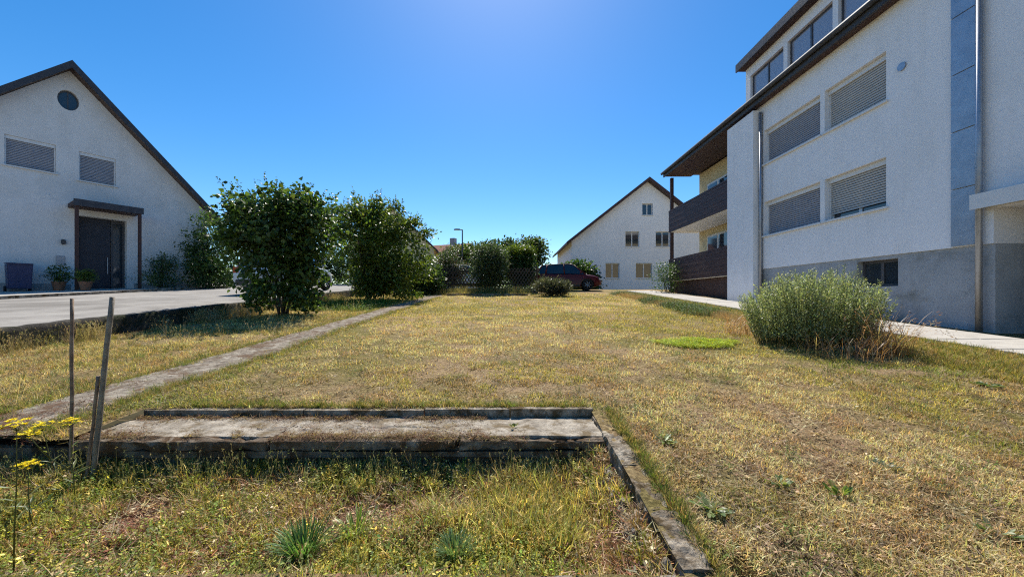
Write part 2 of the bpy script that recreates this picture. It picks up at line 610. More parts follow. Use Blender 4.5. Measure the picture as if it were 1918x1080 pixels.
# retaining wall
mb = MB()
yy = np.arange(-6, 26.01, .12)
V, Fc = [], []
for i, y in enumerate(yy):
    t = float(zroad(y)) + 0.025
    b = float(zbase(y)) - 0.12
    for (x, z) in ((-7.15, b), (-6.98, b), (-6.99, b + (t - b) * .35), (-7.0, b + (t - b) * .6), (-7.0, b + (t - b) * .85), (-7.01, t - .015), (-7.04, t), (-7.15, t)):
        V.append((x, y, z))
for i in range(len(yy) - 1):
    for k in range(8):
        k2 = (k + 1) % 8
        Fc.append((i * 8 + k, i * 8 + k2, (i + 1) * 8 + k2, (i + 1) * 8 + k))
mb.add(V, Fc)
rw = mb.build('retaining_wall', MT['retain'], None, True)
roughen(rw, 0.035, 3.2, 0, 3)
tag(rw, 'low dark retaining wall holding up the road', 'wall')


# concrete garden path, cracked and mossy, running beside the lawn to the fence
def path_z(x, y):
    p = np.c_[x, y]
    return zbase(y) + 0.022 + (fbm(p, 2.2, 21, 4) - 0.5) * 0.035 - 0.05 * np.clip((np.abs(x + 3.57) - 0.30) / 0.09, 0, 1)


grid_mesh('garden_path', np.arange(-4.02, -3.10, .04), np.arange(2.47, 17.6, .08), path_z, MT['path'])

# paved walk along the apartment house
walk = thing('paved_walk', 'pale slab walk along the foot of the apartment house', 'path', (0, 0, 0))
walk['kind'] = 'structure'
pm = MB().box((0, 0, 0), (.735, .735, .06))
pme = pm.mesh('paving_slab')
bm = bmesh.new(); bm.from_mesh(pme)
bmesh.ops.bevel(bm, geom=bm.edges[:], offset=.008, segments=1, affect='EDGES'); bm.to_mesh(pme); bm.free()
pme.materials.append(MT['paver'])
for j in range(28):
    y = 1.0 + j * .75
    for i in range(2):
        o = link('paving_slab', pme, None, walk)
        o.location = (7.0 + .75 * i, y, float(zbase(y)) + .02 + random.uniform(-.004, .004))
        o.rotation_euler = (math.atan(SL) + random.uniform(-.008, .008), random.uniform(-.01, .01), 0)

# ------------------------------------------------------------------ concrete ledge, edging and kerb in the foreground
lg = thing('concrete_ledge', 'long low mossy concrete ledge between the lawn and the sunken bed', 'ledge', (0, 2.5, 0))
xa = -2.95
for k, (a, b) in enumerate(((-2.95, -1.62), (-1.615, -.36), (-.355, .655))):
    mb = MB().bx(a, b, .045 + .008 * k, .45, .085, .15)
    o = mb.build('slab', MT['slab'], lg)
    roughen(o, 0.018, 6, 5, 11 + k)
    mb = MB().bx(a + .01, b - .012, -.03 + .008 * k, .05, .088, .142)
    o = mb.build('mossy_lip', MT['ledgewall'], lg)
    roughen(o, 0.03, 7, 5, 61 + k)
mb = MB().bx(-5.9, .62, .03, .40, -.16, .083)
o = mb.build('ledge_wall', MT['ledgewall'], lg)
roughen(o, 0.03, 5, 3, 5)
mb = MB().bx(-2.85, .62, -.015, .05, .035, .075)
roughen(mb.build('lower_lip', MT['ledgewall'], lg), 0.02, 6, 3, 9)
for k, (a, b) in enumerate(((-2.92, -1.66), (-1.65, -.70), (-.69, -.02), (-.01, .645))):
    mb = MB().bx(a, b, .468, .52, .02, .205 + random.uniform(-.008, .008))
    o = mb.build('edging_stone', MT['kerb'], lg)
    roughen(o, 0.008, 7, 4, 31 + k)

kb2 = thing('side_kerb', 'crumbling lichen-covered concrete kerb between the sunken bed and the lawn on its right', 'kerb', (.69, 0, -.015))
for k, (a, b) in enumerate(((1.38, 1.72), (1.73, 2.12), (2.13, 2.5), (2.51, 2.94))):
    za, zb = float(zbase(a)) + .02, float(zbase(b)) + .02
    if k == 3:
        za, zb = .175, .185
    mb = MB()
    w = .060
    mb.add([(-w, a, -.2), (w, a, -.2), (w, a, za), (-w, a, za), (-w, b, -.2), (w, b, -.2), (w, b, zb), (-w, b, zb)],
           [(0, 1, 2, 3), (4, 7, 6, 5), (0, 4, 5, 1), (1, 5, 6, 2), (2, 6, 7, 3), (3, 7, 4, 0)])
    o = mb.build('kerb_stone', MT['kerb'], kb2)
    roughen(o, 0.034, 9, 5, 41 + k)
for k in range(40):
    y = random.uniform(1.40, 2.45)
    x = random.uniform(-.17, -.07)
    s = random.uniform(.008, .026)
    bm = bmesh.new()
    bmesh.ops.create_icosphere(bm, subdivisions=2, radius=s)
    for v in bm.verts:
        v.co = Vector((v.co.x, v.co.y * random.uniform(.9, 1.1), v.co.z * .7)) * random.uniform(.85, 1.15)
    me = bpy.data.meshes.new('rubble_stone')
    bm.to_mesh(me); bm.free()
    o = link('rubble_stone', me, MT['kerb'] if k % 3 else MT['slab'], kb2)
    zz = .06 + (x + .075) * .45 + random.uniform(-.02, .02)
    o.location = (x, y, zz)
    o.rotation_euler = (random.random() * 3, random.random() * 3, random.random() * 3)
mb = MB().bx(-.15, -.055, 1.37, 2.46, -.2, .035)
roughen(mb.build('footing', MT['kerb'], kb2), 0.06, 6, 5, 77)

fk = thing('front_kerb', 'short stub of pale concrete kerb at the near edge of the sunken bed', 'kerb', (0, 1.3, 0))
mb = MB().bx(.02, .76, -.09, .06, -.2, .085)
roughen(mb.build('kerb_stone', MT['slab'], fk), 0.02, 7, 4, 83)

# ------------------------------------------------------------------ grass and weeds: instanced tufts (stuff)
tuft_sets = {}


def blade_strip(base, az, lean, h, wd, curl, col, V, F, T, seg=3):
    """one bent blade appended to V,F,T lists"""
    d = np.array([math.cos(az), math.sin(az), 0.0])
    side = np.array([-math.sin(az), math.cos(az), 0.0])
    o = len(V)
    p = np.array(base, float)
    a = lean
    for i in range(seg):
        wi = wd * (1 - 0.25 * i / seg) * .5
        V.append(p - side * wi); V.append(p + side * wi)
        T.append(col); T.append(col)
        p = p + (d * math.sin(a) + np.array([0, 0, 1.0]) * math.cos(a)) * h / seg
        a += curl / seg
    V.append(p); T.append(col)
    for i in range(seg - 1):
        q = o + 2 * i
        F.append((q, q + 1, q + 3)); F.append((q, q + 3, q + 2))
    q = o + 2 * (seg - 1)
    F.append((q, q + 1, q + 2))


def leaf_at(p, d, n, L, wd, col, V, F, T):
    tv, tf = OVAL
    Rm = frames(np.array([d], float), np.array([n], float))[0]
    o = len(V)
    for v in tv:
        V.append(np.array(p) + Rm @ (np.array(v) * np.array([wd / .4, 1, 1]) * L)); T.append(col)
    for f in tf:
        F.append(tuple(o + i for i in f))


def make_tufts(setname, fn, count):
    col = bpy.data.collections.new(setname)
    for k in range(count):
        V, F, T = [], [], []
        fn(V, F, T)
        me = tri_mesh('%s_%02d' % (setname, k), np.array(V), np.array(F), np.array(T))
        me.materials.append(MT['leaf_i'])
        o = bpy.data.objects.new('%s_%02d' % (setname, k), me)
        col.objects.link(o)
    tuft_sets[setname] = (col, count)


U = random.uniform


def jitcol(dry=0.3):
    if random.random() < dry:
        return np.array([1.45, 1.30, 1.15]) * U(.8, 1.35)  # straw blades, brightened to paint crisp highlights into the grass
    return np.array([U(.7, 1.1), U(.8, 1.15), U(.6, 1.0)]) * U(.55, 1.1)


def t_grass(V, F, T):
    for _ in range(20):
        r, a = .038 * math.sqrt(random.random()), U(0, 6.283)
        blade_strip((r * math.cos(a), r * math.sin(a), -.006), a + U(-.8, .8), U(.05, .7), U(.05, .13), U(.0025, .005), U(.1, 1.3), jitcol(.25), V, F, T, 4)


def t_sprig(V, F, T):
    for _ in range(7):
        r, a = .045 * math.sqrt(random.random()), U(0, 6.283)
        lean, h = U(.1, .8), U(.025, .085)
        p = np.array([r * math.cos(a), r * math.sin(a), -.005])
        d = np.array([math.cos(a) * math.sin(lean), math.sin(a) * math.sin(lean), math.cos(lean)])
        c = jitcol(.12)
        blade_strip(p, a, lean, h, .0025, 0, c * .8, V, F, T, 2)
        for i in range(5):
            q = p + d * h * (.3 + .7 * i / 4)
            b = U(0, 6.283)
            ld = np.array([math.cos(b), math.sin(b), U(-.1, .9)])
            leaf_at(q, ld, (U(-.4, .4), U(-.4, .4), 1), U(.007, .017), U(.35, .6), c * U(.8, 1.2), V, F, T)


def t_clover(V, F, T):
    for _ in range(9):
        r, a = .05 * math.sqrt(random.random()), U(0, 6.283)
        h = U(.012, .04)
        p = np.array([r * math.cos(a), r * math.sin(a), h])
        c = jitcol(.05)
        b0 = U(0, 6.283)
        for i in range(3):
            b = b0 + i * 2.09
            leaf_at(p, (math.cos(b), math.sin(b), U(-.2, .3)), (U(-.3, .3), U(-.3, .3), 1), U(.008, .015), U(.5, .7), c, V, F, T)


def t_litter(V, F, T):
    for _ in range(9):
        r, a = .05 * math.sqrt(random.random()), U(0, 6.283)
        c = np.array([1, 1, 1]) * U(.5, 1.4)
        p = (r * math.cos(a), r * math.sin(a), U(0, .015))
        if random.random() < .5:
            blade_strip(p, U(0, 6.283), U(1.2, 1.6), U(.03, .09), U(.0015, .0035), U(-.5, .5), c, V, F, T, 3)
        else:
            b = U(0, 6.283)
            leaf_at(p, (math.cos(b), math.sin(b), U(-.3, .4)), (U(-.7, .7), U(-.7, .7), 1), U(.012, .03), U(.3, .6), c, V, F, T)


def t_stalk(V, F, T):
    """tall dry grass with seed heads"""
    for _ in range(7):
        r, a = .06 * math.sqrt(random.random()), U(0, 6.283)
        h, lean, curl = U(.16, .42), U(0, .35), U(0, .6)
        c = np.array([1, 1, 1]) * U(.75, 1.25)
        p = np.array([r * math.cos(a), r * math.sin(a), -.01])
        az = U(0, 6.283)
        blade_strip(p, az, lean, h, .003, curl, c, V, F, T, 4)
        tip = V[-1]
        for i in range(6):
            b = U(0, 6.283)
            leaf_at(tip - np.array([0, 0, .006 * i]), (math.cos(b), math.sin(b), U(0, 1.4)), (U(-1, 1), U(-1, 1), .5), U(.012, .025), U(.2, .4), c * U(.9, 1.3), V, F, T)
    for _ in range(8):
        blade_strip((U(-.05, .05), U(-.05, .05), -.01), U(0, 6.283), U(.1, .8), U(.07, .2), .004, U(.2, 1.3), np.array([1, 1, 1]) * U(.6, 1.2), V, F, T, 3)


make_tufts('grass_tuft', t_grass, 8)
make_tufts('sprig_tuft', t_sprig, 8)
make_tufts('clover_tuft', t_clover, 6)
make_tufts('litter_tuft', t_litter, 8)
make_tufts('stalk_tuft', t_stalk, 8)


def scatter(name, setname, P, tint, smin, smax, tilt=.15, label=None, cat=None):
    col, cnt = tuft_sets[setname]
    n = len(P)
    me = bpy.data.meshes.new(name)
    me.vertices.add(n)
    me.vertices.foreach_set('co', np.ascontiguousarray(P, np.float32).ravel())
    rot = np.c_[rng.normal(0, tilt, n), rng.normal(0, tilt, n), rng.uniform(0, 6.283, n)]
    a = me.attributes.new('rot', 'FLOAT_VECTOR', 'POINT'); a.data.foreach_set('vector', np.ascontiguousarray(rot, np.float32).ravel())
    s = rng.uniform(smin, smax, n)
    a = me.attributes.new('scl', 'FLOAT', 'POINT'); a.data.foreach_set('value', np.ascontiguousarray(s, np.float32))
    a = me.attributes.new('pick', 'INT', 'POINT'); a.data.foreach_set('value', rng.integers(0, cnt, n).astype(np.int32))
    a = me.attributes.new('itint', 'FLOAT_COLOR', 'POINT'); a.data.foreach_set('color', np.ascontiguousarray(np.c_[tint, np.ones(n)], np.float32).ravel())
    o = link(name, me, MT['leaf_i'])
    g = bpy.data.node_groups.new(name, 'GeometryNodeTree')
    g.interface.new_socket('Geometry', in_out='INPUT', socket_type='NodeSocketGeometry')
    g.interface.new_socket('Geometry', in_out='OUTPUT', socket_type='NodeSocketGeometry')
    gi, go = g.nodes.new('NodeGroupInput'), g.nodes.new('NodeGroupOutput')
    ci = g.nodes.new('GeometryNodeCollectionInfo')
    ci.inputs['Collection'].default_value = col
    ci.inputs['Separate Children'].default_value = True
    ci.inputs['Reset Children'].default_value = True
    iop = g.nodes.new('GeometryNodeInstanceOnPoints')
    iop.inputs['Pick Instance'].default_value = True

    def attr(nm, ty):
        t = g.nodes.new('GeometryNodeInputNamedAttribute')
        t.data_type = ty
        t.inputs[0].default_value = nm
        return t.outputs['Attribute']
    e2r = g.nodes.new('FunctionNodeEulerToRotation')
    L = g.links.new
    L(gi.outputs[0], iop.inputs['Points'])
    L(ci.outputs[0], iop.inputs['Instance'])
    L(attr('pick', 'INT'), iop.inputs['Instance Index'])
    L(attr('rot', 'FLOAT_VECTOR'), e2r.inputs[0])
    L(e2r.outputs[0], iop.inputs['Rotation'])
    L(attr('scl', 'FLOAT'), iop.inputs['Scale'])
    L(iop.outputs[0], go.inputs[0])
    md = o.modifiers.new('scatter', 'NODES')
    md.node_group = g
    return tag(o, label, cat, None, 'stuff')


def fan_points(n, y0, y1, p, x0=-99, x1=99, wide=1.5):
    """points thinning with distance over the visible wedge"""
    out = np.zeros((0, 2))
    while len(out) < n:
        u = rng.random(n * 2)
        e = 2 - p
        if abs(e) < 1e-6:
            y = y0 * (y1 / y0) ** u
        else:
            y = (y0 ** e + u * (y1 ** e - y0 ** e)) ** (1 / e)
        x = rng.uniform(-1, 1, n * 2) * (wide * y + .6)
        k = (x > x0) & (x < x1)
        out = np.r_[out, np.c_[x, y][k]]
    return out[:n]


def lift(P2, dz=0.0):
    return np.c_[P2, zg(P2[:, 0], P2[:, 1]) + dz]


def not_hard(P2):
    x, y = P2[:, 0], P2[:, 1]
    bed = (x > BED[0]) & (x < .755) & (y > 1.22) & (y < 2.47)
    led = (x > -2.97) & (x < .73) & (y > 2.4) & (y < 3.02)
    edge = vnoise(P2, 3.0, 40) * .16 + .16 * np.clip((y - 10.5) / 4, 0, 1)
    path = (x > -3.98 + edge * 1.3) & (x < -3.12 - edge * 1.3) & (y > 2.3) & (y < 18.7)
    return ~(bed | led | path)


STRAW = np.array([.78, .58, .30])
OLIVE = np.array([.47, .40, .115])
GREEN = np.array([.19, .23, .05])
BROWN = np.array([.34, .21, .11])


def lawn_tint(P2):
    n = len(P2)
    x, y = P2[:, 0], P2[:, 1]
    a = fbm(P2, .55, 2, 4)
    b = fbm(P2, 1.6, 7, 4)
    c = fbm(P2, 4.5, 17, 3)
    far = np.clip((y - 3.2) / 6, 0, 1)
    wo_ = np.clip((a - .58 + .20 * far) * 8 + .2, 0, 1) * np.where(x < -3.9, .45, 1)
    t = STRAW[None] * (1 - wo_[:, None]) + OLIVE[None] * wo_[:, None]
    g = np.clip((b - .63) * 7, 0, .7) * (1 - .4 * far)
    t = t * (1 - g[:, None]) + GREEN[None] * g[:, None]
    br = np.clip((c - .51) * 7, 0, .75) * (1 - .6 * far)
    t = t * (1 - br[:, None]) + BROWN[None] * br[:, None]
    # small patches of fresh grass by the tall clump
    for (px, py, rx, ry_, s) in ((3.95, 4.35, .55, .28, .8), (4.75, 4.1, .5, .3, .8), (-3.0, 3.1, .25, .25, .7), (-3.0, 5.2, .22, 2.2, .55)):
        k = np.exp(-(((x - px) / rx) ** 2 + ((y - py) / ry_) ** 2)) * s
        t = t * (1 - k[:, None]) + np.array([.20, .27, .045])[None] * k[:, None]
    return np.clip(t * (1 + .2 * rng.standard_normal((n, 1))), .01, 1)


P = fan_points(66000, 0.8, 19.2, 1.45, -7.0, 5.6)
P = P[not_hard(P)]
bare = fbm(P, 3.4, 55, 3)
P = P[rng.random(len(P)) < np.clip(1.05 - 8 * np.clip(bare - .49, 0, 1), .05, 1)]


def blades_mesh(P, tint, per, rad, h, wd, lean, curl):
    """a field of single bent blades, 'per' of them round each point"""
    n = len(P) * per
    B = np.repeat(P, per, axis=0)
    dist = np.maximum(B[:, 1], 1.0)
    grow = (np.maximum(dist, 2.2) / 2.2) ** .62
    a = rng.uniform(0, 6.283, n)
    r = rad * np.sqrt(rng.random(n)) * grow
    B = B + np.c_[r * np.cos(a), r * np.sin(a), np.full(n, -.004)]
    az = rng.uniform(0, 6.283, n)
    d = np.c_[np.cos(az), np.sin(az), np.zeros(n)]
    sd = np.c_[-np.sin(az), np.cos(az), np.zeros(n)]
    up = np.array([0, 0, 1.0])
    hh = rng.uniform(*h, n)[:, None] * (.8 + .2 * grow[:, None]) * .5
    ww = (rng.uniform(*wd, n) * grow)[:, None] * .5
    l0 = rng.uniform(*lean, n)[:, None]
    l1 = l0 + rng.uniform(*curl, n)[:, None]
    M_ = B + (d * np.sin(l0) + up * np.cos(l0)) * hh
    Tp = M_ + (d * np.sin(l1) + up * np.cos(l1)) * hh
    Tp[:, 2] = np.maximum(Tp[:, 2], B[:, 2] + .002)
    V = np.stack([B - sd * ww, B + sd * ww, M_ - sd * ww * .8, M_ + sd * ww * .8, Tp], axis=1).reshape(-1, 3)
    F = (np.array([(0, 1, 3), (0, 3, 2), (2, 3, 4)])[None] + (np.arange(n) * 5)[:, None, None]).reshape(-1, 3)
    t = np.repeat(tint, per, axis=0)
    dry = rng.random((n, 1)) < .38  # straw blades whose raised colour also stands in for crisp highlights
    jit = np.where(dry, np.array([1.45, 1.30, 1.15]) * rng.uniform(.8, 1.35, (n, 1)),
                   np.c_[rng.uniform(.7, 1.1, n), rng.uniform(.8, 1.15, n), rng.uniform(.6, 1.0, n)] * rng.uniform(.55, 1.1, (n, 1)))
    return tri_mesh('lawn_grass', V, F, np.repeat(np.clip(t * jit, .01, .95), 5, axis=0))


lm = blades_mesh(lift(P), lawn_tint(P), 11, .05, (.018, .062), (.0022, .0052), (.3, 1.5), (-.5, 1.2))
tag(link('lawn_grass', lm, MT['lawn_blade']), 'short dry straw and olive grass of the mown lawn', 'grass', None, 'stuff')
P = fan_points(24000, 0.8, 9, 1.8, -7.0, 5.6)
P = P[not_hard(P)]
scatter('dry_thatch', 'litter_tuft', lift(P), tints(len(P), [(.46, .35, .19), (.30, .19, .10), (.55, .44, .26), (.22, .15, .09)]), .6, 1.2, .2, 'dead straw and brown leaf scraps lying in the lawn', 'thatch')

P = fan_points(9000, 0.9, 9, 1.5, -7.0, 5.4)
P = P[not_hard(P)]
P = P[fbm(P, 1.9, 211, 4) > .57]
scatter('lawn_weeds', 'sprig_tuft', lift(P), tints(len(P), [(.20, .25, .07), (.15, .20, .06), (.28, .31, .12), (.34, .33, .10)]), .5, 1.1, .25, 'scattered low green weeds woven into the dry lawn', 'weeds')

# the bright green patch in the right half of the lawn
k = 2600
a, r_ = rng.uniform(0, 6.283, k), np.sqrt(rng.random(k))
P = np.c_[2.83 + .62 * r_ * np.cos(a) * (1 + .2 * np.sin(3 * a)), 5.72 + .40 * r_ * np.sin(a)]
P = P[rng.random(k) < 1.15 - .75 * r_ ** 2 + .9 * (fbm(P, 4, 33, 3) - .5)]
k = len(P)
scatter('clover_patch', 'clover_tuft', lift(P, .008), tints(k, [(.48, .54, .03), (.58, .60, .035), (.42, .50, .03)], .12), .7, 1.15, .2, 'bright yellow-green clover patch in the right half of the lawn', 'clover')

# taller, drier grass along the path, the wall and the edges of the ledge
Y_ = rng.uniform(2.6, 19, 5200) ** 1.0
P = np.c_[np.where(rng.random(5200) < .8, -6.93 + np.abs(rng.normal(0, .16, 5200)), rng.uniform(-6.9, -4.1, 5200)), Y_]
cl = fbm(P, 1.1, 71, 3)
P = P[(cl > .50)]
P = P[rng.random(len(P)) < .55]
scatter('wall_grass', 'stalk_tuft', lift(P), tints(len(P), [(.50, .38, .19), (.40, .31, .14), (.26, .24, .08), (.55, .45, .27)]), .4, .95, .15, 'tall dry seeding grass along the foot of the retaining wall', 'grass')
P = np.c_[rng.uniform(-6.95, -4.0, 9000), rng.uniform(2.6, 18.5, 9000)]
P = P[(fbm(P, 1.3, 91, 3) > .50) & (P[:, 0] > -6.75)]
scatter('strip_grass', 'grass_tuft', lift(P), tints(len(P), [(.44, .33, .14), (.33, .27, .09), (.52, .40, .20), (.22, .24, .06)]), .35, .75, .2, 'rough yellowing grass between the path and the retaining wall', 'grass')

# grass creeping over path edges, ledge edging and kerb
E = []
for _ in range(4600):
    y = 2.5 + 14 * random.random() ** 1.5
    E.append((random.choice((-3.91, -3.23)) + random.gauss(0, .07), y))
for _ in range(700):
    E.append((U(-2.7, .6), 3.04 + abs(random.gauss(0, .04))))
for _ in range(560):
    E.append((.745 + abs(random.gauss(0, .03)), U(1.2, 2.95)))
P = np.array(E)
scatter('edge_grass', 'grass_tuft', lift(P), tints(len(P), [(.40, .32, .13), (.22, .26, .06), (.50, .38, .19), (.16, .21, .05)]), .3, .65, .3, 'ragged grass creeping over the edges of path and ledge', 'grass')

# weeds in the sunken bed
nb = 15000
P = np.c_[rng.uniform(-3.7, .61, nb), rng.uniform(1.05, 2.50, nb)]
P = P[(P[:, 1] > 1.30) | (P[:, 0] < 0.0)]
m1 = fbm(P, 2.0, 101, 4)


def bedlift(P, dz=0):
    z = np.where(P[:, 1] < BED[2], zg(P[:, 0], P[:, 1]) - .04, zbed(P[:, 0], P[:, 1]))
    return np.c_[P, z + dz]


Q = P[m1 > .53 - .05 * np.clip(-P[:, 0] - .8, 0, 1)][:3700]
gx = fbm(Q, 1.4, 121, 3)[:, None]
tq = tints(len(Q), [(.44, .42, .07), (.54, .48, .09), (.28, .31, .08), (.62, .52, .18), (.20, .23, .07)])
tq = tq * (.8 + .5 * gx)
scatter('bed_weeds', 'sprig_tuft', bedlift(Q), tq, .7, 1.45, .25, 'small-leaved green weeds filling the sunken bed', 'weeds')
Q = P[(m1 < .60)][:5200]
scatter('bed_litter', 'litter_tuft', bedlift(Q, .012), tints(len(Q), [(.56, .40, .23), (.34, .15, .08), (.72, .58, .36), (.26, .13, .08)]), .7, 1.3, .3, 'dead red-brown and straw-coloured scraps among the bed weeds', 'litter')
Q = P[fbm(P, 2.6, 131, 3) > .45][:3300]
scatter('bed_grass', 'grass_tuft', bedlift(Q), tints(len(Q), [(.58, .48, .16), (.42, .40, .08), (.70, .58, .30), (.26, .30, .07), (.44, .27, .14)]), .35, .95, .3, 'tufts of green and straw grass in the sunken bed', 'grass')
k = 420
P2 = np.c_[rng.normal(.12, .22, k), rng.normal(2.02, .16, k)]
P2 = P2[(P2[:, 0] < .57) & (P2[:, 1] < 2.38)]
scatter('pale_grass', 'grass_tuft', bedlift(P2), tints(len(P2), [(.58, .50, .17), (.50, .44, .13), (.62, .52, .26)], .12), .8, 1.35, .15, 'patch of pale yellow grass by the side kerb in the sunken bed', 'grass')
P2 = np.c_[rng.uniform(-3.4, .5, 240), rng.uniform(2.30, 2.46, 240)]
scatter('ledge_weeds', 'stalk_tuft', bedlift(P2), tints(len(P2), [(.30, .27, .11), (.22, .23, .08), (.42, .34, .17)]), .25, .52, .15, 'thin seeding weeds in front of the shaded ledge wall', 'weeds')

# moss and weeds on the ledge and the path
k = 3200
P2 = np.c_[rng.uniform(-2.95, .6, k), np.where(rng.random(k) < .6, rng.normal(2.54, .04, k), rng.normal(2.93, .025, k))]
P2 = np.r_[P2, np.c_[rng.uniform(-2.9, .6, 900), rng.uniform(2.5, 2.96, 900)]]
P2 = P2[(fbm(P2, 2.2, 141, 3) > .44) & (P2[:, 1] > 2.475) & (P2[:, 1] < 2.965)]
scatter('ledge_moss', 'litter_tuft', np.c_[P2, np.full(len(P2), .152)], tints(len(P2), [(.22, .11, .06), (.34, .22, .11), (.12, .06, .035), (.30, .22, .06)]), .35, .75, .3, 'dry reddish moss and leaf crumbs on the concrete ledge', 'moss')
k = 2600
P2 = np.c_[rng.uniform(-4.0, -3.1, k), 2.45 + 9 * rng.random(k) ** 1.6]
P2 = P2[(fbm(P2, 1.7, 151, 3) + .2 * (P2[:, 1] < 2.9)) > .55]
scatter('path_moss', 'litter_tuft', np.c_[P2, path_z(P2[:, 0], P2[:, 1]) + .006], tints(len(P2), [(.13, .045, .03), (.20, .085, .05), (.28, .20, .12)]), .4, .9, .3, 'dark red dead moss lying on the garden path', 'moss')

# ------------------------------------------------------------------ single plants in the foreground


def rosette(name, label, x, y, size, n, cols, up=.35, z=None, cat='weed'):
    th = thing(name, label, cat, (x, y, (z1(x, y) + .008 if z is None else z)))
    n = int(n * 1.7)
    P_, D, N, S, T = [], [], [], [], []
    for i in range(n):
        a = U(0, 6.283)
        d = np.array([math.cos(a), math.sin(a), U(.05, up * 2)])
        r = size * U(0, .4)
        P_.append((math.cos(a) * r, math.sin(a) * r, .004)); D.append(d); N.append((U(-.3, .3), U(-.3, .3), 1))
        S.append(size * U(.18, .42))
    T = tints(n, cols, .15)
    tv = [(0, 0, 0), (-.16, .3, .03), (-.24, .6, .07), (-.13, .88, .03), (0, 1, -.06), (.13, .88, .03), (.24, .6, .07), (.16, .3, .03), (0, .55, .0)]
    tf = [(i, (i + 1) % 8, 8) for i in range(8)]
    Rm = frames(np.array(D), np.array(N))
    for i in range(n):
        V, F, Tn = leaf_array(tv, tf, np.array(P_[i:i + 1]), Rm[i:i + 1], np.array(S[i:i + 1]), T[i:i + 1])
        me = tri_mesh('leaf', V, F, Tn)
        link('leaf', me, MT['leaf'], th, True)
    return th


FRESH = [(.16, .22, .07), (.22, .28, .10), (.11, .16, .06), (.30, .35, .17)]
rosette('weed_rosette', 'pale green broad-leaved weed in the lawn right of the kerb corner', .99, 2.42, .13, 16, FRESH)
rosette('weed_rosette', 'large grey-green broad-leaved weed at the lawn edge low beside the kerb', .93, 1.73, .15, 24, FRESH)
rosette('weed_rosette', 'small green weed tuft in dry lawn right of the large grey-green weed', 1.38, 1.93, .12, 12, FRESH, .6)
rosette('weed_rosette', 'upright fresh green weed in the lower right lawn', 1.62, 1.84, .13, 12, [(.16, .24, .05), (.22, .30, .06)], .9)
rosette('weed_rosette', 'dark flat weed in the dry grass of the right lawn', 2.08, 2.1, .12, 14, [(.07, .10, .05), (.11, .14, .07)], .25)
rosette('weed_rosette', 'long-leaved weed by the lower right corner of the lawn', 2.03, 1.56, .17, 9, FRESH, .6)
rosette('weed_rosette', 'dark green weed patch at the far right end of the lawn', 4.54, 3.55, .2, 26, [(.08, .13, .04), (.12, .18, .05)], .3)
rosette('weed_rosette', 'bright green weed on the corner of the concrete ledge', .70, 2.97, .12, 22, [(.20, .27, .05), (.27, .33, .08)], .8, z=.17)
rosette('weed_rosette', 'small weed growing from the joint of the concrete ledge', .015, 2.72, .08, 12, [(.22, .24, .06), (.30, .28, .08)], .9, z=.15)


def grass_clump(label, x, y, z, n, h, cols, wd=.006):
    th = thing('grass_clump', label, 'grass clump', (x, y, z))
    V, F, T = [], [], []
    tt = tints(n, cols, .15)
    for i in range(n):
        a, r = U(0, 6.283), .05 * math.sqrt(random.random())
        blade_strip((r * math.cos(a), r * math.sin(a), -.01), a + U(-.6, .6), U(.05, .75), h * U(.5, 1), wd * U(.7, 1.2), U(.2, 1.2), tt[i], V, F, T, 5)
    o = link('blades', tri_mesh('blades', np.array(V), np.array(F), np.array(T)), MT['leaf'], th, True)
    o['kind'] = 'stuff'
    return th


grass_clump('deep green grass clump at the near edge of the sunken bed', -.95, 1.70, -.08, 240, .19, [(.10, .20, .05), (.15, .27, .07), (.08, .17, .05)], .0055)
grass_clump('soft blue-green feathery clump in the near middle of the sunken bed', -.26, 1.70, -.06, 230, .11, [(.14, .24, .10), (.20, .30, .12)], .004)
grass_clump('fresh light green grass clump behind the deep green one in the sunken bed', -.78, 1.86, -.09, 80, .17, [(.20, .30, .05), (.26, .34, .07)], .006)


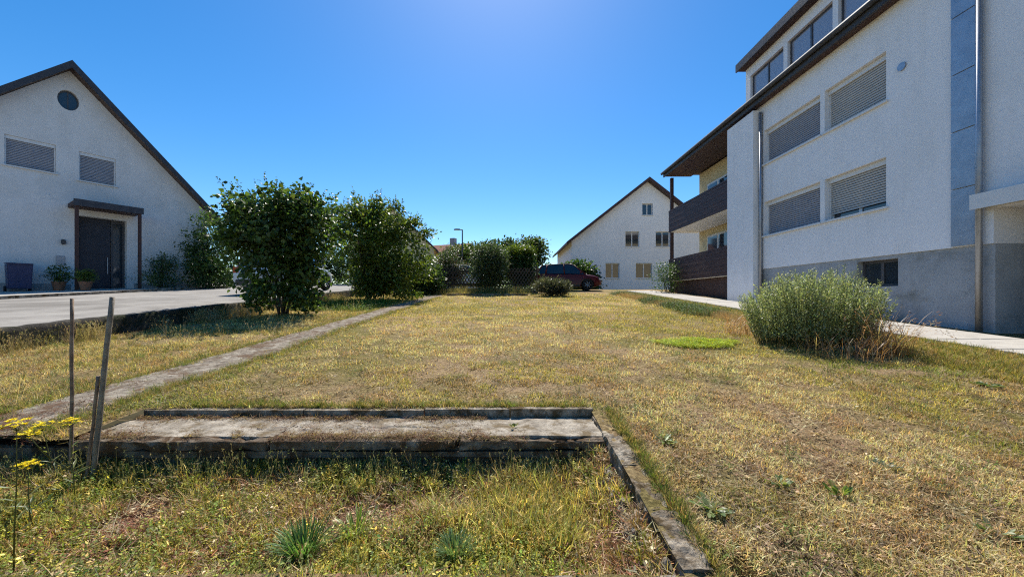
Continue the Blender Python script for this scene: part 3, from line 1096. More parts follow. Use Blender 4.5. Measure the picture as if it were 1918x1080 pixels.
def flower_plant(label, base, heads, seed):
    """tall thin plant with flat-topped yellow flower clusters"""
    random.seed(seed)
    b = Vector(base)
    th = thing('yellow_flower', label, 'flower', b)
    main = MB()
    top0 = Vector(heads[0]) - b
    st = [Vector((0, 0, -.02)), Vector((U(-.02, .02), U(-.02, .02), top0.z * .3)), top0 * .6 + Vector((U(-.02, .02), U(-.01, .01), -top0.z * .03))]
    for h in heads:
        hh = Vector(h) - b
        s_ = st + [st[2].lerp(hh, .6), hh - Vector((0, 0, .02))] if h is heads[0] else [st[2], st[2].lerp(hh, .5) + Vector((0, 0, -.015)), hh - Vector((0, 0, .02))]
        main.tube(s_, [.0035 - .0006 * i for i in range(len(s_))], 5)
        for k in range(7):
            a = U(0, 6.283)
            main.tube([hh - Vector((0, 0, .035)), hh + Vector((math.cos(a) * U(.01, .05), math.sin(a) * U(.01, .05), -.004))], .0011, 4)
    stem = main.build('stem', MT['leaf'], th, True)
    at = stem.data.attributes.new('tint', 'FLOAT_COLOR', 'POINT')
    at.data.foreach_set('color', np.tile([.16, .17, .06, 1], len(stem.data.vertices)).astype(np.float32))
    for h in heads:
        hh = Vector(h) - b
        n = 26
        P_, D, N, S = [], [], [], []
        for i in range(n):
            r, a = .046 * math.sqrt(random.random()), U(0, 6.283)
            c = Vector((hh.x + r * math.cos(a), hh.y + r * math.sin(a), hh.z + U(-.014, .012) + .012 - r * .4))
            for k in range(7):
                q = 6.283 * k / 7 + U(-.3, .3)
                P_.append(c); D.append((math.cos(q), math.sin(q), U(.1, .9))); N.append((U(-.3, .3), U(-.3, .3), 1)); S.append(U(.010, .018))
        V, F, T = leaf_array(*OVAL, np.array(P_), frames(np.array(D), np.array(N)), np.array(S) * 1.0, tints(len(P_), [(.85, .66, .01), (.92, .76, .02), (.75, .56, .01)], .08))
        link('flower_head', tri_mesh('flower_head', V, F, T), MT['petal'], th)
    # narrow leaves
    for k in range(9):
        a = U(0, 6.283)
        z = U(.03, top0.z * .7)
        p = st[0].lerp(st[2], z / max(st[2].z, .01))
        V, F, T = leaf_array(*NARROW, np.array([p]), frames(np.array([[math.cos(a), math.sin(a), .5]]), np.array([[0, 0, 1.]])), np.array([U(.05, .10)]), tints(1, [(.17, .20, .07)]))
        link('leaf', tri_mesh('leaf', V, F, T), MT['leaf'], th)
    return th


flower_plant('yellow flat-topped flower on the tallest stem at the left edge', (-2.16, 1.62, -.1), [(-2.12, 1.6, .56)], 1)
flower_plant('twin yellow flower heads between the left edge and the stakes', (-2.58, 2.2, -.1), [(-2.74, 2.18, .355), (-2.71, 2.1, .335)], 2)
flower_plant('yellow flower head in front of the two stakes', (-2.5, 2.14, -.1), [(-2.54, 2.15, .385)], 3)
flower_plant('low single yellow flower head below the others at the left edge', (-2.42, 1.9, -.1), [(-2.46, 1.9, .25)], 4)
random.seed(99)


def stake(name, label, p0, p1, r, mat, n=7):
    mb = MB()
    pts = []
    a, b = Vector(p0), Vector(p1)
    for i in range(9):
        t = i / 8
        pts.append(a.lerp(b, t) + Vector((U(-.003, .003), U(-.003, .003), 0)))
    mb.tube([q - a for q in pts], [r * U(.92, 1.08) for _ in pts], n)
    th = mb.build(name, mat, None, True)
    th.location = a
    return tag(th, label, 'stake', 'stakes in the sunken bed')


stake('garden_stake', 'thin upright brown garden stake, left of the pair', (-2.83, 2.4, -.16), (-2.85, 2.42, 1.09), .0095, MT['stakewood'])
stake('garden_stake', 'thicker garden stake leaning right beside the thin upright one', (-2.66, 2.36, -.16), (-2.57, 2.40, 1.10), .0145, MT['stakemetal'])
stake('garden_stake', 'short dark stick tied close along the foot of the leaning stake', (-2.685, 2.35, -.16), (-2.625, 2.37, .60), .009, MT['stakewood'], 6)

# ------------------------------------------------------------------ shrubs, hedges, trees


def shrub(name, label, cat, base, blobs, n_leaf, size, tmpl, cols, stems=7, stem_r=.03, group=None, gap=.42, gscale=1.6, cluster=14, sig=.16, shell=.45, droop=.2, twig=40, seed=0, mat=None, wide=1.0, leafup=0.6, shoots=0):
    """stems + a crown of separate leaf faces spread through lumpy blobs (coordinates relative to base)"""
    global rng
    rng = np.random.default_rng(1000 + seed)
    random.seed(1000 + seed)
    th = thing(name, label, cat, base, 0, group)
    bl = [(np.array(c, float), np.array(r, float)) for c, r in blobs]
    wts = np.array([np.prod(r) ** .62 for c, r in bl]); wts /= wts.sum()
    nc = max(8, n_leaf // cluster)
    Cn = np.zeros((0, 3))
    while len(Cn) < nc:
        k = rng.choice(len(bl), nc, p=wts)
        cc = np.array([bl[i][0] for i in k]); rr = np.array([bl[i][1] for i in k])
        u = rng.random((nc, 1)) ** shell
        p = cc + rand_dir(nc) * rr * u * (.85 + .3 * rng.random((nc, 1)))
        p = p[(p[:, 2] > .04)]
        g = fbm(p + np.array(base), gscale, seed * 3.1, 3)
        p = p[g > gap]
        Cn = np.r_[Cn, p]
    Cn = Cn[:nc]
    P_ = np.repeat(Cn, cluster, axis=0) + rng.normal(0, sig, (nc * cluster, 3)) * np.array([1, 1, .8])
    n = len(P_)
    ctr = np.mean(Cn, axis=0)
    outd = nrm(P_ - ctr)
    D = nrm(outd * .6 + rng.standard_normal((n, 3)) * .7 - np.array([0, 0, droop]))
    N = nrm(np.array([0, 0, leafup]) + outd * .3 + rng.standard_normal((n, 3)) * .55)
    P_ = P_[:]
    P_[:, 2] = np.maximum(P_[:, 2], .02)
    S = size * rng.uniform(.5, 1.3, n)
    tc_ = tints(n, cols) * np.repeat(rng.uniform(.7, 1.35, (nc, 1)), cluster, axis=0)
    if shoots:
        hi_ = Cn[np.argsort(Cn[:, 2] + .6 * np.linalg.norm(Cn - ctr, axis=1))[-nc // 3:]]
        st_ = hi_[rng.integers(0, len(hi_), shoots)]
        dr = nrm(nrm(st_ - ctr) * .7 + np.array([0, 0, .9]) + rng.normal(0, .35, (shoots, 3)))
        ln_ = rng.uniform(.2, .6, shoots)
        m_ = 13
        tt_ = np.tile(np.linspace(.1, 1, m_), shoots)[:, None]
        ps = np.repeat(st_, m_, axis=0) + np.repeat(dr * ln_[:, None], m_, axis=0) * tt_ + rng.normal(0, .012, (shoots * m_, 3))
        ds = nrm(np.repeat(dr, m_, axis=0) * .5 + rng.standard_normal((shoots * m_, 3)) * .7)
        P_ = np.r_[P_, ps]
        D = np.r_[D, ds]
        N = np.r_[N, nrm(np.array([0, 0, .6]) + rng.standard_normal((shoots * m_, 3)) * .6)]
        S = np.r_[S, size * rng.uniform(.4, .9, shoots * m_) * (1.15 - .5 * tt_[:, 0])]
        tc_ = np.r_[tc_, tints(shoots * m_, cols) * 1.25]
        sm = MB()
        for q in range(shoots):
            a_, b_ = Vector(st_[q]), Vector(st_[q] + dr[q] * ln_[q])
            sm.tube([a_ - (b_ - a_) * .6, a_, b_], [.006, .005, .002], 4)
        sm.build('shoots', MT['bark'], th)['kind'] = 'stuff'
    S3 = np.c_[S * wide, S, S]
    V, F, T = leaf_array(*tmpl, P_, frames(D, N), S3, tc_)
    cr = link('crown', tri_mesh('crown', V, F, T), mat or MT['leaf'], th)
    cr['kind'] = 'stuff'
    # stems with twigs
    if stems:
        order = rng.permutation(nc)
        for s in range(stems):
            a = 6.283 * s / stems + U(-.4, .4)
            r0 = U(.02, .14) * (1 if stems > 1 else 0)
            tgt = Cn[order[s]]
            if stems == 1:
                tgt = np.array([ctr[0], ctr[1], np.percentile(Cn[:, 2], 80)])
            p0 = Vector((math.cos(a) * r0, math.sin(a) * r0, -.08))
            p3 = Vector(tgt)
            p1 = p0.lerp(p3, .33) + Vector((0, 0, .12 * p3.z)); p2 = p0.lerp(p3, .68) + Vector((U(-.08, .08), U(-.08, .08), .06 * p3.z))
            mb = MB()
            rr = stem_r * U(.7, 1.1)
            mb.tube([p0, p1, p2, p3], [rr, rr * .8, rr * .5, rr * .15], 7)
            for t in range(twig // stems):
                q = Vector(Cn[order[(s * 97 + t * 13 + stems) % nc]])
                f = U(.35, .95)
                src = p1.lerp(p2, (f - .35) / .6)
                if (q - src).length > 1.9 * max(.6, p3.z * .4):
                    continue
                mid = src.lerp(q, .5) + Vector((U(-.06, .06), U(-.06, .06), U(-.02, .1)))
                mb.tube([src, mid, q], [rr * .32, rr * .2, rr * .07], 5)
            mb.build('stem' if stems > 1 else 'trunk', MT['bark'], th, True)
    return th


DARKG = [(.036, .074, .019), (.050, .096, .024), (.066, .120, .029), (.090, .150, .036)]
MIDG = [(.050, .090, .019), (.075, .125, .026), (.105, .160, .032), (.145, .195, .040)]
GREYG = [(.060, .080, .045), (.080, .100, .055), (.110, .130, .075)]
YELG = [(.120, .170, .020), (.160, .205, .026), (.090, .140, .020)]

bz = z1(-5.9, 9.6)
shrub('lilac_bush', 'large dark green heart-leaved bush by the wall in front of the parked car', 'bush', (-5.9, 9.6, bz),
      [((-.1, 0, 2.3), (1.35, 1.2, 1.0)), ((-.75, 0, 2.35), (.85, .9, .75)), ((.65, .1, 2.2), (.95, .9, .8)), ((-.25, 0, 1.25), (1.15, .95, .9)), ((.2, .1, 1.2), (.8, .8, .8)), ((-1.0, .1, 1.9), (.6, .6, .7)), ((0, 0, .7), (.8, .6, .5)), ((-.35, 0, .45), (.5, .45, .3)), ((.4, 0, .4), (.45, .45, .3)), ((0.2, 0, 2.8), (.75, .7, .5))],
      15000, .105, HEART, DARKG + MIDG[1:3], 11, .028, None, .42, 1.7, 12, .12, .5, .35, 88, 1, shoots=70)
bz = z1(-5.6, 14.6)
shrub('elder_bush', 'tall loose light green bush with bare upright shoots beyond the first bush', 'bush', (-5.55, 14.6, bz),
      [((0, 0, 2.5), (1.7, 1.4, 1.35)), ((-.9, 0, 2.9), (.9, 1.0, .9)), ((.9, 0, 2.3), (1.05, 1.1, 1.0)), ((.35, 0, 1.2), (1.1, 1.1, .9)), ((1.0, -.2, 1.2), (1.0, .9, .9)), ((1.65, 0, 1.55), (.85, .8, .95)), ((1.5, 0, .6), (.9, .7, .6)), ((.1, 0, 3.25), (.8, .7, .5)), ((.2, 0, .6), (1.0, .8, .5)),
       ((-.55, 0, 3.75), (.14, .14, .35)), ((.35, 0, 3.85), (.16, .16, .35)), ((1.0, 0, 3.5), (.3, .3, .35)), ((1.7, 0, 3.0), (.35, .3, .2)), ((2.1, 0, 2.6), (.35, .2, .15))],
      29000, .125, OVAL, MIDG[1:] + YELG + YELG[:2], 9, .035, None, .42, 1.3, 12, .12, .5, .25, 70, 2, wide=1.4, shoots=110)
# shrub between house corner and lilac
bz = float(zroad(17)) + .1
shrub('evergreen_shrub', 'dark evergreen shrub at the right corner of the gabled house', 'bush', (-14.7, 18.2, bz),
      [((0, 0, 1.9), (1.0, 1.0, 1.9)), ((.2, 0, 1.0), (1.2, 1.1, 1.0))], 9000, .15, OVAL, DARKG, 4, .05, None, .32, 1.2, 12, .15, .5, .2, 20, 3)

shrub('road_hedge', 'dark tall hedge across the road beyond the parked car', 'hedge', (-10.2, 24.5, float(zroad(24.5))),
      [((-2.6, 0, 1.4), (1.5, .8, 1.5)), ((-1.0, 0, 1.5), (1.4, .8, 1.6)), ((.6, 0, 1.4), (1.4, .8, 1.5)), ((2.0, 0, 1.5), (1.3, .8, 1.5))], 9000, .18, OVAL, DARKG, 5, .04, None, .22, 1.2, 12, .15, .45, .1, 10, 14, wide=1.5)
# shrubs along the fence
FY = 19.4
fz = z1(-1, 18.9)
shrub('loose_shrub', 'loose grey-green shrub with red tips growing over the lattice fence', 'bush', (-3.25, 20.1, fz),
      [((0, 0, 1.55), (.75, .5, .95)), ((-.45, 0, 1.2), (.75, .5, .9)), ((.25, 0, 1.0), (.55, .45, .8))], 9000, .10, OVAL, GREYG + MIDG[:2] + [(.13, .07, .05)], 6, .022, None, .40, 1.8, 10, .13, .6, .1, 40, 4)
shrub('round_shrub', 'dense rounded grey-green shrub in the middle of the lattice fence', 'bush', (-1.28, 19.0, fz),
      [((0, 0, 1.55), (1.0, .7, .95)), ((0, 0, .9), (.9, .65, .9)), ((.1, 0, 2.0), (.75, .6, .5)), ((.55, -.1, 1.3), (.55, .5, .9))], 14000, .11, NARROW, GREYG + DARKG[2:], 6, .03, None, .25, 1.8, 14, .10, .4, .25, 30, 5, wide=2.6)
shrub('clipped_hedge', 'clipped hedge block with a bright green top at the right end of the fence', 'hedge', (.44, 20.3, fz),
      [((0, 0, 1.2), (.85, .6, 1.05)), ((-.3, 0, 1.4), (.6, .6, .9)), ((.3, 0, 1.3), (.6, .6, 1.0))], 13000, .10, OVAL, DARKG + MIDG[:1], 4, .04, None, .2, 1.8, 12, .09, .4, .1, 20, 6, wide=1.5)
shrub('hedge_top_leaves', 'yellow-green leaves on top of the clipped hedge', 'hedge', (.44, 20.3, fz),
      [((-.35, 0, 2.25), (.45, .5, .25)), ((.3, 0, 2.25), (.5, .5, .25)), ((0, 0, 2.1), (.8, .55, .22))], 4500, .10, OVAL, YELG, 0, .04, None, .25, 1.8, 12, .09, .5, -.3, 20, 7, wide=1.3)  # separate cap of lighter leaves over the darker hedge block
shrub('dark_shrub', 'dark shaded shrub where the tall bush meets the fence', 'bush', (-4.3, 18.3, z1(-4.3, 18.3)),
      [((0, 0, 1.0), (.9, .7, .9)), ((-.7, 0, .8), (.8, .7, .8)), ((.1, 0, .4), (.8, .6, .4))], 9000, .12, OVAL, DARKG, 6, .025, None, .30, 1.6, 12, .12, .45, .2, 30, 8, wide=1.4)
shrub('lavender_bush', 'low grey rounded lavender bush at the far right corner of the lawn', 'bush', (1.85, 17.2, z1(1.85, 17.2)),
      [((0, 0, .35), (.85, .6, .38)), ((-.3, 0, .45), (.55, .5, .35)), ((.35, 0, .4), (.5, .5, .36))], 9000, .13, NARROW, [(.075, .085, .05), (.10, .11, .07), (.05, .06, .04), (.14, .14, .10)], 3, .02, None, .2, 2, 12, .07, .5, -.9, 12, 9, wide=1.6)
# trees beyond the fence
far = [('far_tree', 'small dark tree behind the clipped hedge, left of the bushy one', (-1.0, 30, 1.6), [((.3, 0, 3.8), (1.0, 1.0, .9)), ((.55, 0, 4.4), (.55, .6, .45)), ((-.4, 0, 3.2), (.9, .9, .8))], 2600, DARKG, .18),
       ('far_tree', 'broad bushy green tree rising behind the clipped hedge', (1.0, 29, 1.6), [((0, 0, 3.7), (1.7, 1.3, 1.1)), ((.6, 0, 4.2), (.9, .8, .6)), ((-.6, 0, 3.9), (.7, .8, .6)), ((0, 0, 2.5), (1.5, 1.2, 1.2))], 4200, MIDG + GREYG[:1], .17),
       ('far_tree', 'low yellow-green treetop behind the lamp post', (-4.3, 34, 1.6), [((0, 0, 3.6), (1.6, 1.2, 1.0)), ((1.6, 0, 3.4), (1.2, 1, .9)), ((-1.2, 0, 3.1), (1.2, 1, .9))], 3600, MIDG + YELG[:1], .2),
       ('far_tree', 'tree crown just left of the round shrub beyond the fence', (-1.9, 33, 1.6), [((0, 0, 3.7), (1.2, 1.0, 1.0)), ((-.4, 0, 3.0), (1.3, 1.0, 1.0))], 2600, DARKG + MIDG, .2),
       ('far_tree', 'dim green tree between the red car and the far white house', (5.2, 29, 1.6), [((0, 0, 1.3), (1.3, 1.0, 1.3)), ((.6, 0, .9), (1.0, 1.0, .9))], 2600, DARKG, .2)]
for i, (nm, lb, b, bl, n, cols, sz) in enumerate(far):
    shrub(nm, lb, 'tree', (b[0], b[1], b[2] - (.75 if i < 2 else .3)), bl, int(n * 1.9), sz * 1.25, OVAL, cols, 1, .10, 'trees beyond the fence', .38, 1.0, 12, .2, .55, .1, 16, 20 + i, wide=1.5)
# a long mass of trees on the skyline, too far to tell apart
V_, F_, T_ = [], [], []
rng = np.random.default_rng(55)
n = 26000
px = rng.uniform(-140, 140, n)
hh = 4.0 + 4.5 * fbm(np.c_[px, np.zeros(n)], .11, 3, 4)
pz = 1.7 + hh * rng.random(n) ** .6
py = 118 + rng.normal(0, 2.5, n)
D, N = rand_dir(n), rand_dir(n)
V, F, T = leaf_array(*OVAL, np.c_[px, py, pz], frames(D, N), rng.uniform(.7, 1.3, n), tints(n, DARKG + MIDG))
tag(link('distant_wood', tri_mesh('distant_wood', V, F, T), MT['leaf']), 'distant belt of trees on the skyline', 'wood', None, 'stuff')

# tall feathery clump at the right edge of the lawn


def feathery(label, base, rx, ry, h, n_stem, seed):
    global rng
    rng = np.random.default_rng(seed)
    random.seed(seed)
    th = thing('feathery_clump', label, 'plant', base)
    Vs, Fs, Ts = [], [], []
    P_, D, N, S = [], [], [], []
    mb = MB()
    for i in range(n_stem):
        a, r = U(0, 6.283), math.sqrt(random.random())
        bx_, by_ = .76 * rx * r * math.cos(a), .76 * ry * r * math.sin(a)
        hi = h * U(.78, 1.05) * (1 - .34 * r * r) * (.82 + .36 * float(vnoise(np.array([[bx_, by_]]), 2.6, 5)[0]))
        top = Vector((bx_ * 1.32 + U(-.08, .08), by_ * 1.32 + U(-.08, .08), hi))
        p0 = Vector((bx_, by_, -.02))
        m_ = p0.lerp(top, .5) + Vector((U(-.03, .03), U(-.03, .03), .07 * hi))
        mb.tube([p0, m_, top], [.0035, .0028, .0012], 3, False)
        for k in range(46):
            t = .12 + .88 * (k / 45) ** .8
            q = (p0.lerp(m_, t * 2) if t < .5 else m_.lerp(top, t * 2 - 1))
            az = U(0, 6.283)
            P_.append(q); D.append((math.cos(az) * .8, math.sin(az) * .8, U(.3, 1.3))); N.append((U(-1, 1), U(-1, 1), .5)); S.append(U(.028, .062) * (1.15 - .4 * t))
    st = mb.build('stems', MT['leaf'], th)
    at = st.data.attributes.new('tint', 'FLOAT_COLOR', 'POINT')
    at.data.foreach_set('color', np.tile([.13, .15, .06, 1], len(st.data.vertices)).astype(np.float32))
    st['kind'] = 'stuff'
    P_ = np.array(P_)
    T = tints(len(P_), [(.24, .29, .13), (.31, .36, .17), (.38, .43, .22), (.47, .50, .30)], .15)
    V, F, T = leaf_array(*NARROW, P_, frames(np.array(D), np.array(N)), np.c_[np.array(S) * 2.0, np.array(S) * 1.15, S], T)
    cr = link('foliage', tri_mesh('foliage', V, F, T), MT['leaf'], th)
    cr['kind'] = 'stuff'
    return th


feathery('tall feathery grey-green clump at the right edge of the lawn', (4.62, 5.75, z1(4.62, 5.75)), 1.04, .75, 1.2, 700, 41)


def dry_clump(label, base, n, h, spread, cols, seed, heads=True):
    global rng
    rng = np.random.default_rng(seed)
    random.seed(seed)
    th = thing('dry_grass_clump', label, 'grass clump', base)
    V, F, T = [], [], []
    tt = tints(n, cols, .2)
    for i in range(n):
        a, r = U(0, 6.283), spread * .4 * math.sqrt(random.random())
        hh = h * U(.5, 1.05)
        blade_strip((r * math.cos(a), r * math.sin(a), -.01), U(0, 6.283), U(.0, .45), hh, .006, U(.5, 1.7), tt[i], V, F, T, 5)
        if heads and i % 2 == 0:
            tip = V[-1]
            for k in range(5):
                b = U(0, 6.283)
                leaf_at(tip + np.array([U(-.01, .01), U(-.01, .01), -.012 * k]), (math.cos(b), math.sin(b), U(-1, .6)), (U(-1, 1), U(-1, 1), .5), U(.02, .045), .2, tt[i] * 1.1, V, F, T)
    o = link('blades', tri_mesh('blades', np.array(V), np.array(F), np.array(T)), MT['leaf'], th)
    o['kind'] = 'stuff'
    return th


DRYC = [(.46, .27, .14), (.62, .44, .26), (.36, .19, .10), (.28, .14, .07)]
dry_clump('arching dry reddish-brown seeding grass at the right foot of the feathery clump', (4.95, 5.0, z1(4.95, 5.0)), 260, .72, .72, DRYC, 51)
dry_clump('low brown withered grass in front of the feathery clump', (4.45, 5.0, z1(4.45, 5.0)), 260, .40, 1.3, DRYC, 52, False)
dry_clump('brown withered grass at the left foot of the feathery clump', (4.15, 6.6, z1(4.15, 6.6)), 200, .45, .9, DRYC, 53)
rosette('pale_leaved_weed', 'weed with shiny pale leaves in front of the feathery clump', 4.55, 5.02, .36, 26, [(.30, .33, .22), (.40, .42, .30), (.16, .20, .10)], .9)

# border plants along the right side of the lawn
rng = np.random.default_rng(61)
k = 5200
yb = rng.uniform(6.6, 18.6, k)
P = np.c_[5.05 + .03 * (yb - 8) + rng.normal(0, .22, k), yb]
c = fbm(P, .8, 161, 3)
Q = P[c > .42]
scatter('border_groundcover', 'sprig_tuft', lift(Q), tints(len(Q), [(.12, .17, .06), (.17, .22, .08), (.24, .27, .13), (.09, .13, .04)]), 1.6, 3.0, .3, 'low leafy ground cover along the right border of the lawn', 'ground cover')
Q = P[c <= .50]
scatter('border_dry_grass', 'stalk_tuft', lift(Q), tints(len(Q), [(.42, .28, .13), (.34, .22, .10), (.50, .38, .2)]), .25, .55, .25, 'dry brown grass in the right border of the lawn', 'grass')
k = 3600
P = np.c_[rng.uniform(4.95, 6.65, k), rng.uniform(2.2, 7.5, k)]
scatter('border_rough_grass', 'grass_tuft', lift(P), tints(k, [(.42, .32, .12), (.30, .28, .08), (.50, .38, .18), (.22, .24, .06)]), .45, .95, .25, 'rough brown grass between the lawn and the paved walk', 'grass')
k = 2600
P = np.c_[rng.uniform(5.6, 6.7, k), rng.uniform(7.5, 19, k)]
scatter('bank_grass', 'grass_tuft', lift(P), tints(k, [(.22, .25, .06), (.30, .28, .08), (.42, .34, .14)]), .4, .9, .25, 'green and yellow grass beside the walk by the balconies', 'grass')
k = 1500
P = np.c_[rng.uniform(-5.2, .9, k), rng.uniform(17.9, 19.2, k)]
scatter('fence_grass', 'stalk_tuft', lift(P), tints(k, [(.42, .34, .15), (.30, .26, .09), (.22, .24, .07)]), .5, .95, .2, 'dry grass at the foot of the lattice fence', 'grass')
k = 900
P = np.c_[rng.uniform(-6.6, -4.1, k), rng.uniform(10.5, 14.0, k)]
scatter('shade_weeds', 'sprig_tuft', lift(P), tints(k, [(.20, .27, .05), (.26, .31, .06)]), 1.5, 3.2, .3, 'fresh green weeds under the bushes by the path', 'weeds')

mb = MB().bx(-3.05, .75, -.05, .05, -.05, .10)
eo = mb.build('lawn_edging', MT['kerb'])
roughen(eo, .012, 5, 3, 97)
eo.location = (0, 17.45, float(zbase(17.45)))
tag(eo, 'low pale concrete edging across the far end of the lawn', 'edging')

# ------------------------------------------------------------------ lattice fence
fence = thing('lattice_fence', 'brown diagonal lattice fence at the far end of the lawn', 'fence', (0, FY, float(zbase(FY)) + .02))
x0, x1 = -5.3, 1.35
for s in (1, -1):
    ln = 1.22
    ang = R(33) * s
    pm = MB()
    prof = [(-.021, 0), (.021, 0), (.019, .014), (.009, .022), (-.009, .022), (-.019, .014)]
    pm.prism(prof, -ln / 2, ln / 2, 'z')
    pme = pm.mesh('pale')
    pme.materials.append(MT['fencewood'])
    for i in range(int((x1 - x0) / .165)):
        o = link('pale', pme, None, fence)
        o.location = (x0 + i * .165 + random.uniform(-.006, .006), -.026 if s > 0 else -.001, .80)
        o.rotation_euler = (0 if s > 0 else math.pi, 0, 0)
        o.rotation_euler = Euler((0, ang, 0))
        if s < 0:
            o.location.y = .030
for z in (.48, 1.12):
    MB().bx(x0, x1, .056, .10, z - .035, z + .035).build('rail', MT['fencewood'], fence)
for x in np.arange(x0, x1 + .1, 2.2):
    MB().tube([(x, .15, -.2), (x, .15, 1.42)], .05, 8).build('post', MT['fencewood'], fence)
roughen(MB().bx(x0, x1, -.06, .20, -.15, .27).build('base_wall', MT['ledgewall'], fence), .012, 4, 2, 4)

# ------------------------------------------------------------------ street lamp
lx, ly = (866 - 959) / 700 * 27, 27.0
lz = float(zbase(ly))
lamp = thing('street_lamp', 'slim grey street lamp with a short arm above the fence', 'street lamp', (lx, ly, lz))
MB().tube([(0, 0, -.1), (0, 0, 2.6), (0, 0, 4.35)], [.06, .05, .042], 10).build('pole', MT['lampmetal'], lamp, True)
MB().tube([(0, 0, 4.33), (-.2, 0, 4.37)], [.035, .03], 8).build('arm', MT['lampmetal'], lamp, True)
hd = MB().prism([(-.62, .0), (-.60, .05), (-.45, .075), (-.16, .065), (-.12, 0.02), (-.14, -.01), (-.58, -.012)], -.1, .1, 'y').build('lamp_head', MT['lampmetal'], lamp, bevel=.012)
hd.location = (0, 0, 4.34)
lo = MB().box((-.4, 0, -.017), (.3, .14, .008)).build('lens', MT['frame'], hd)

# ------------------------------------------------------------------ cars


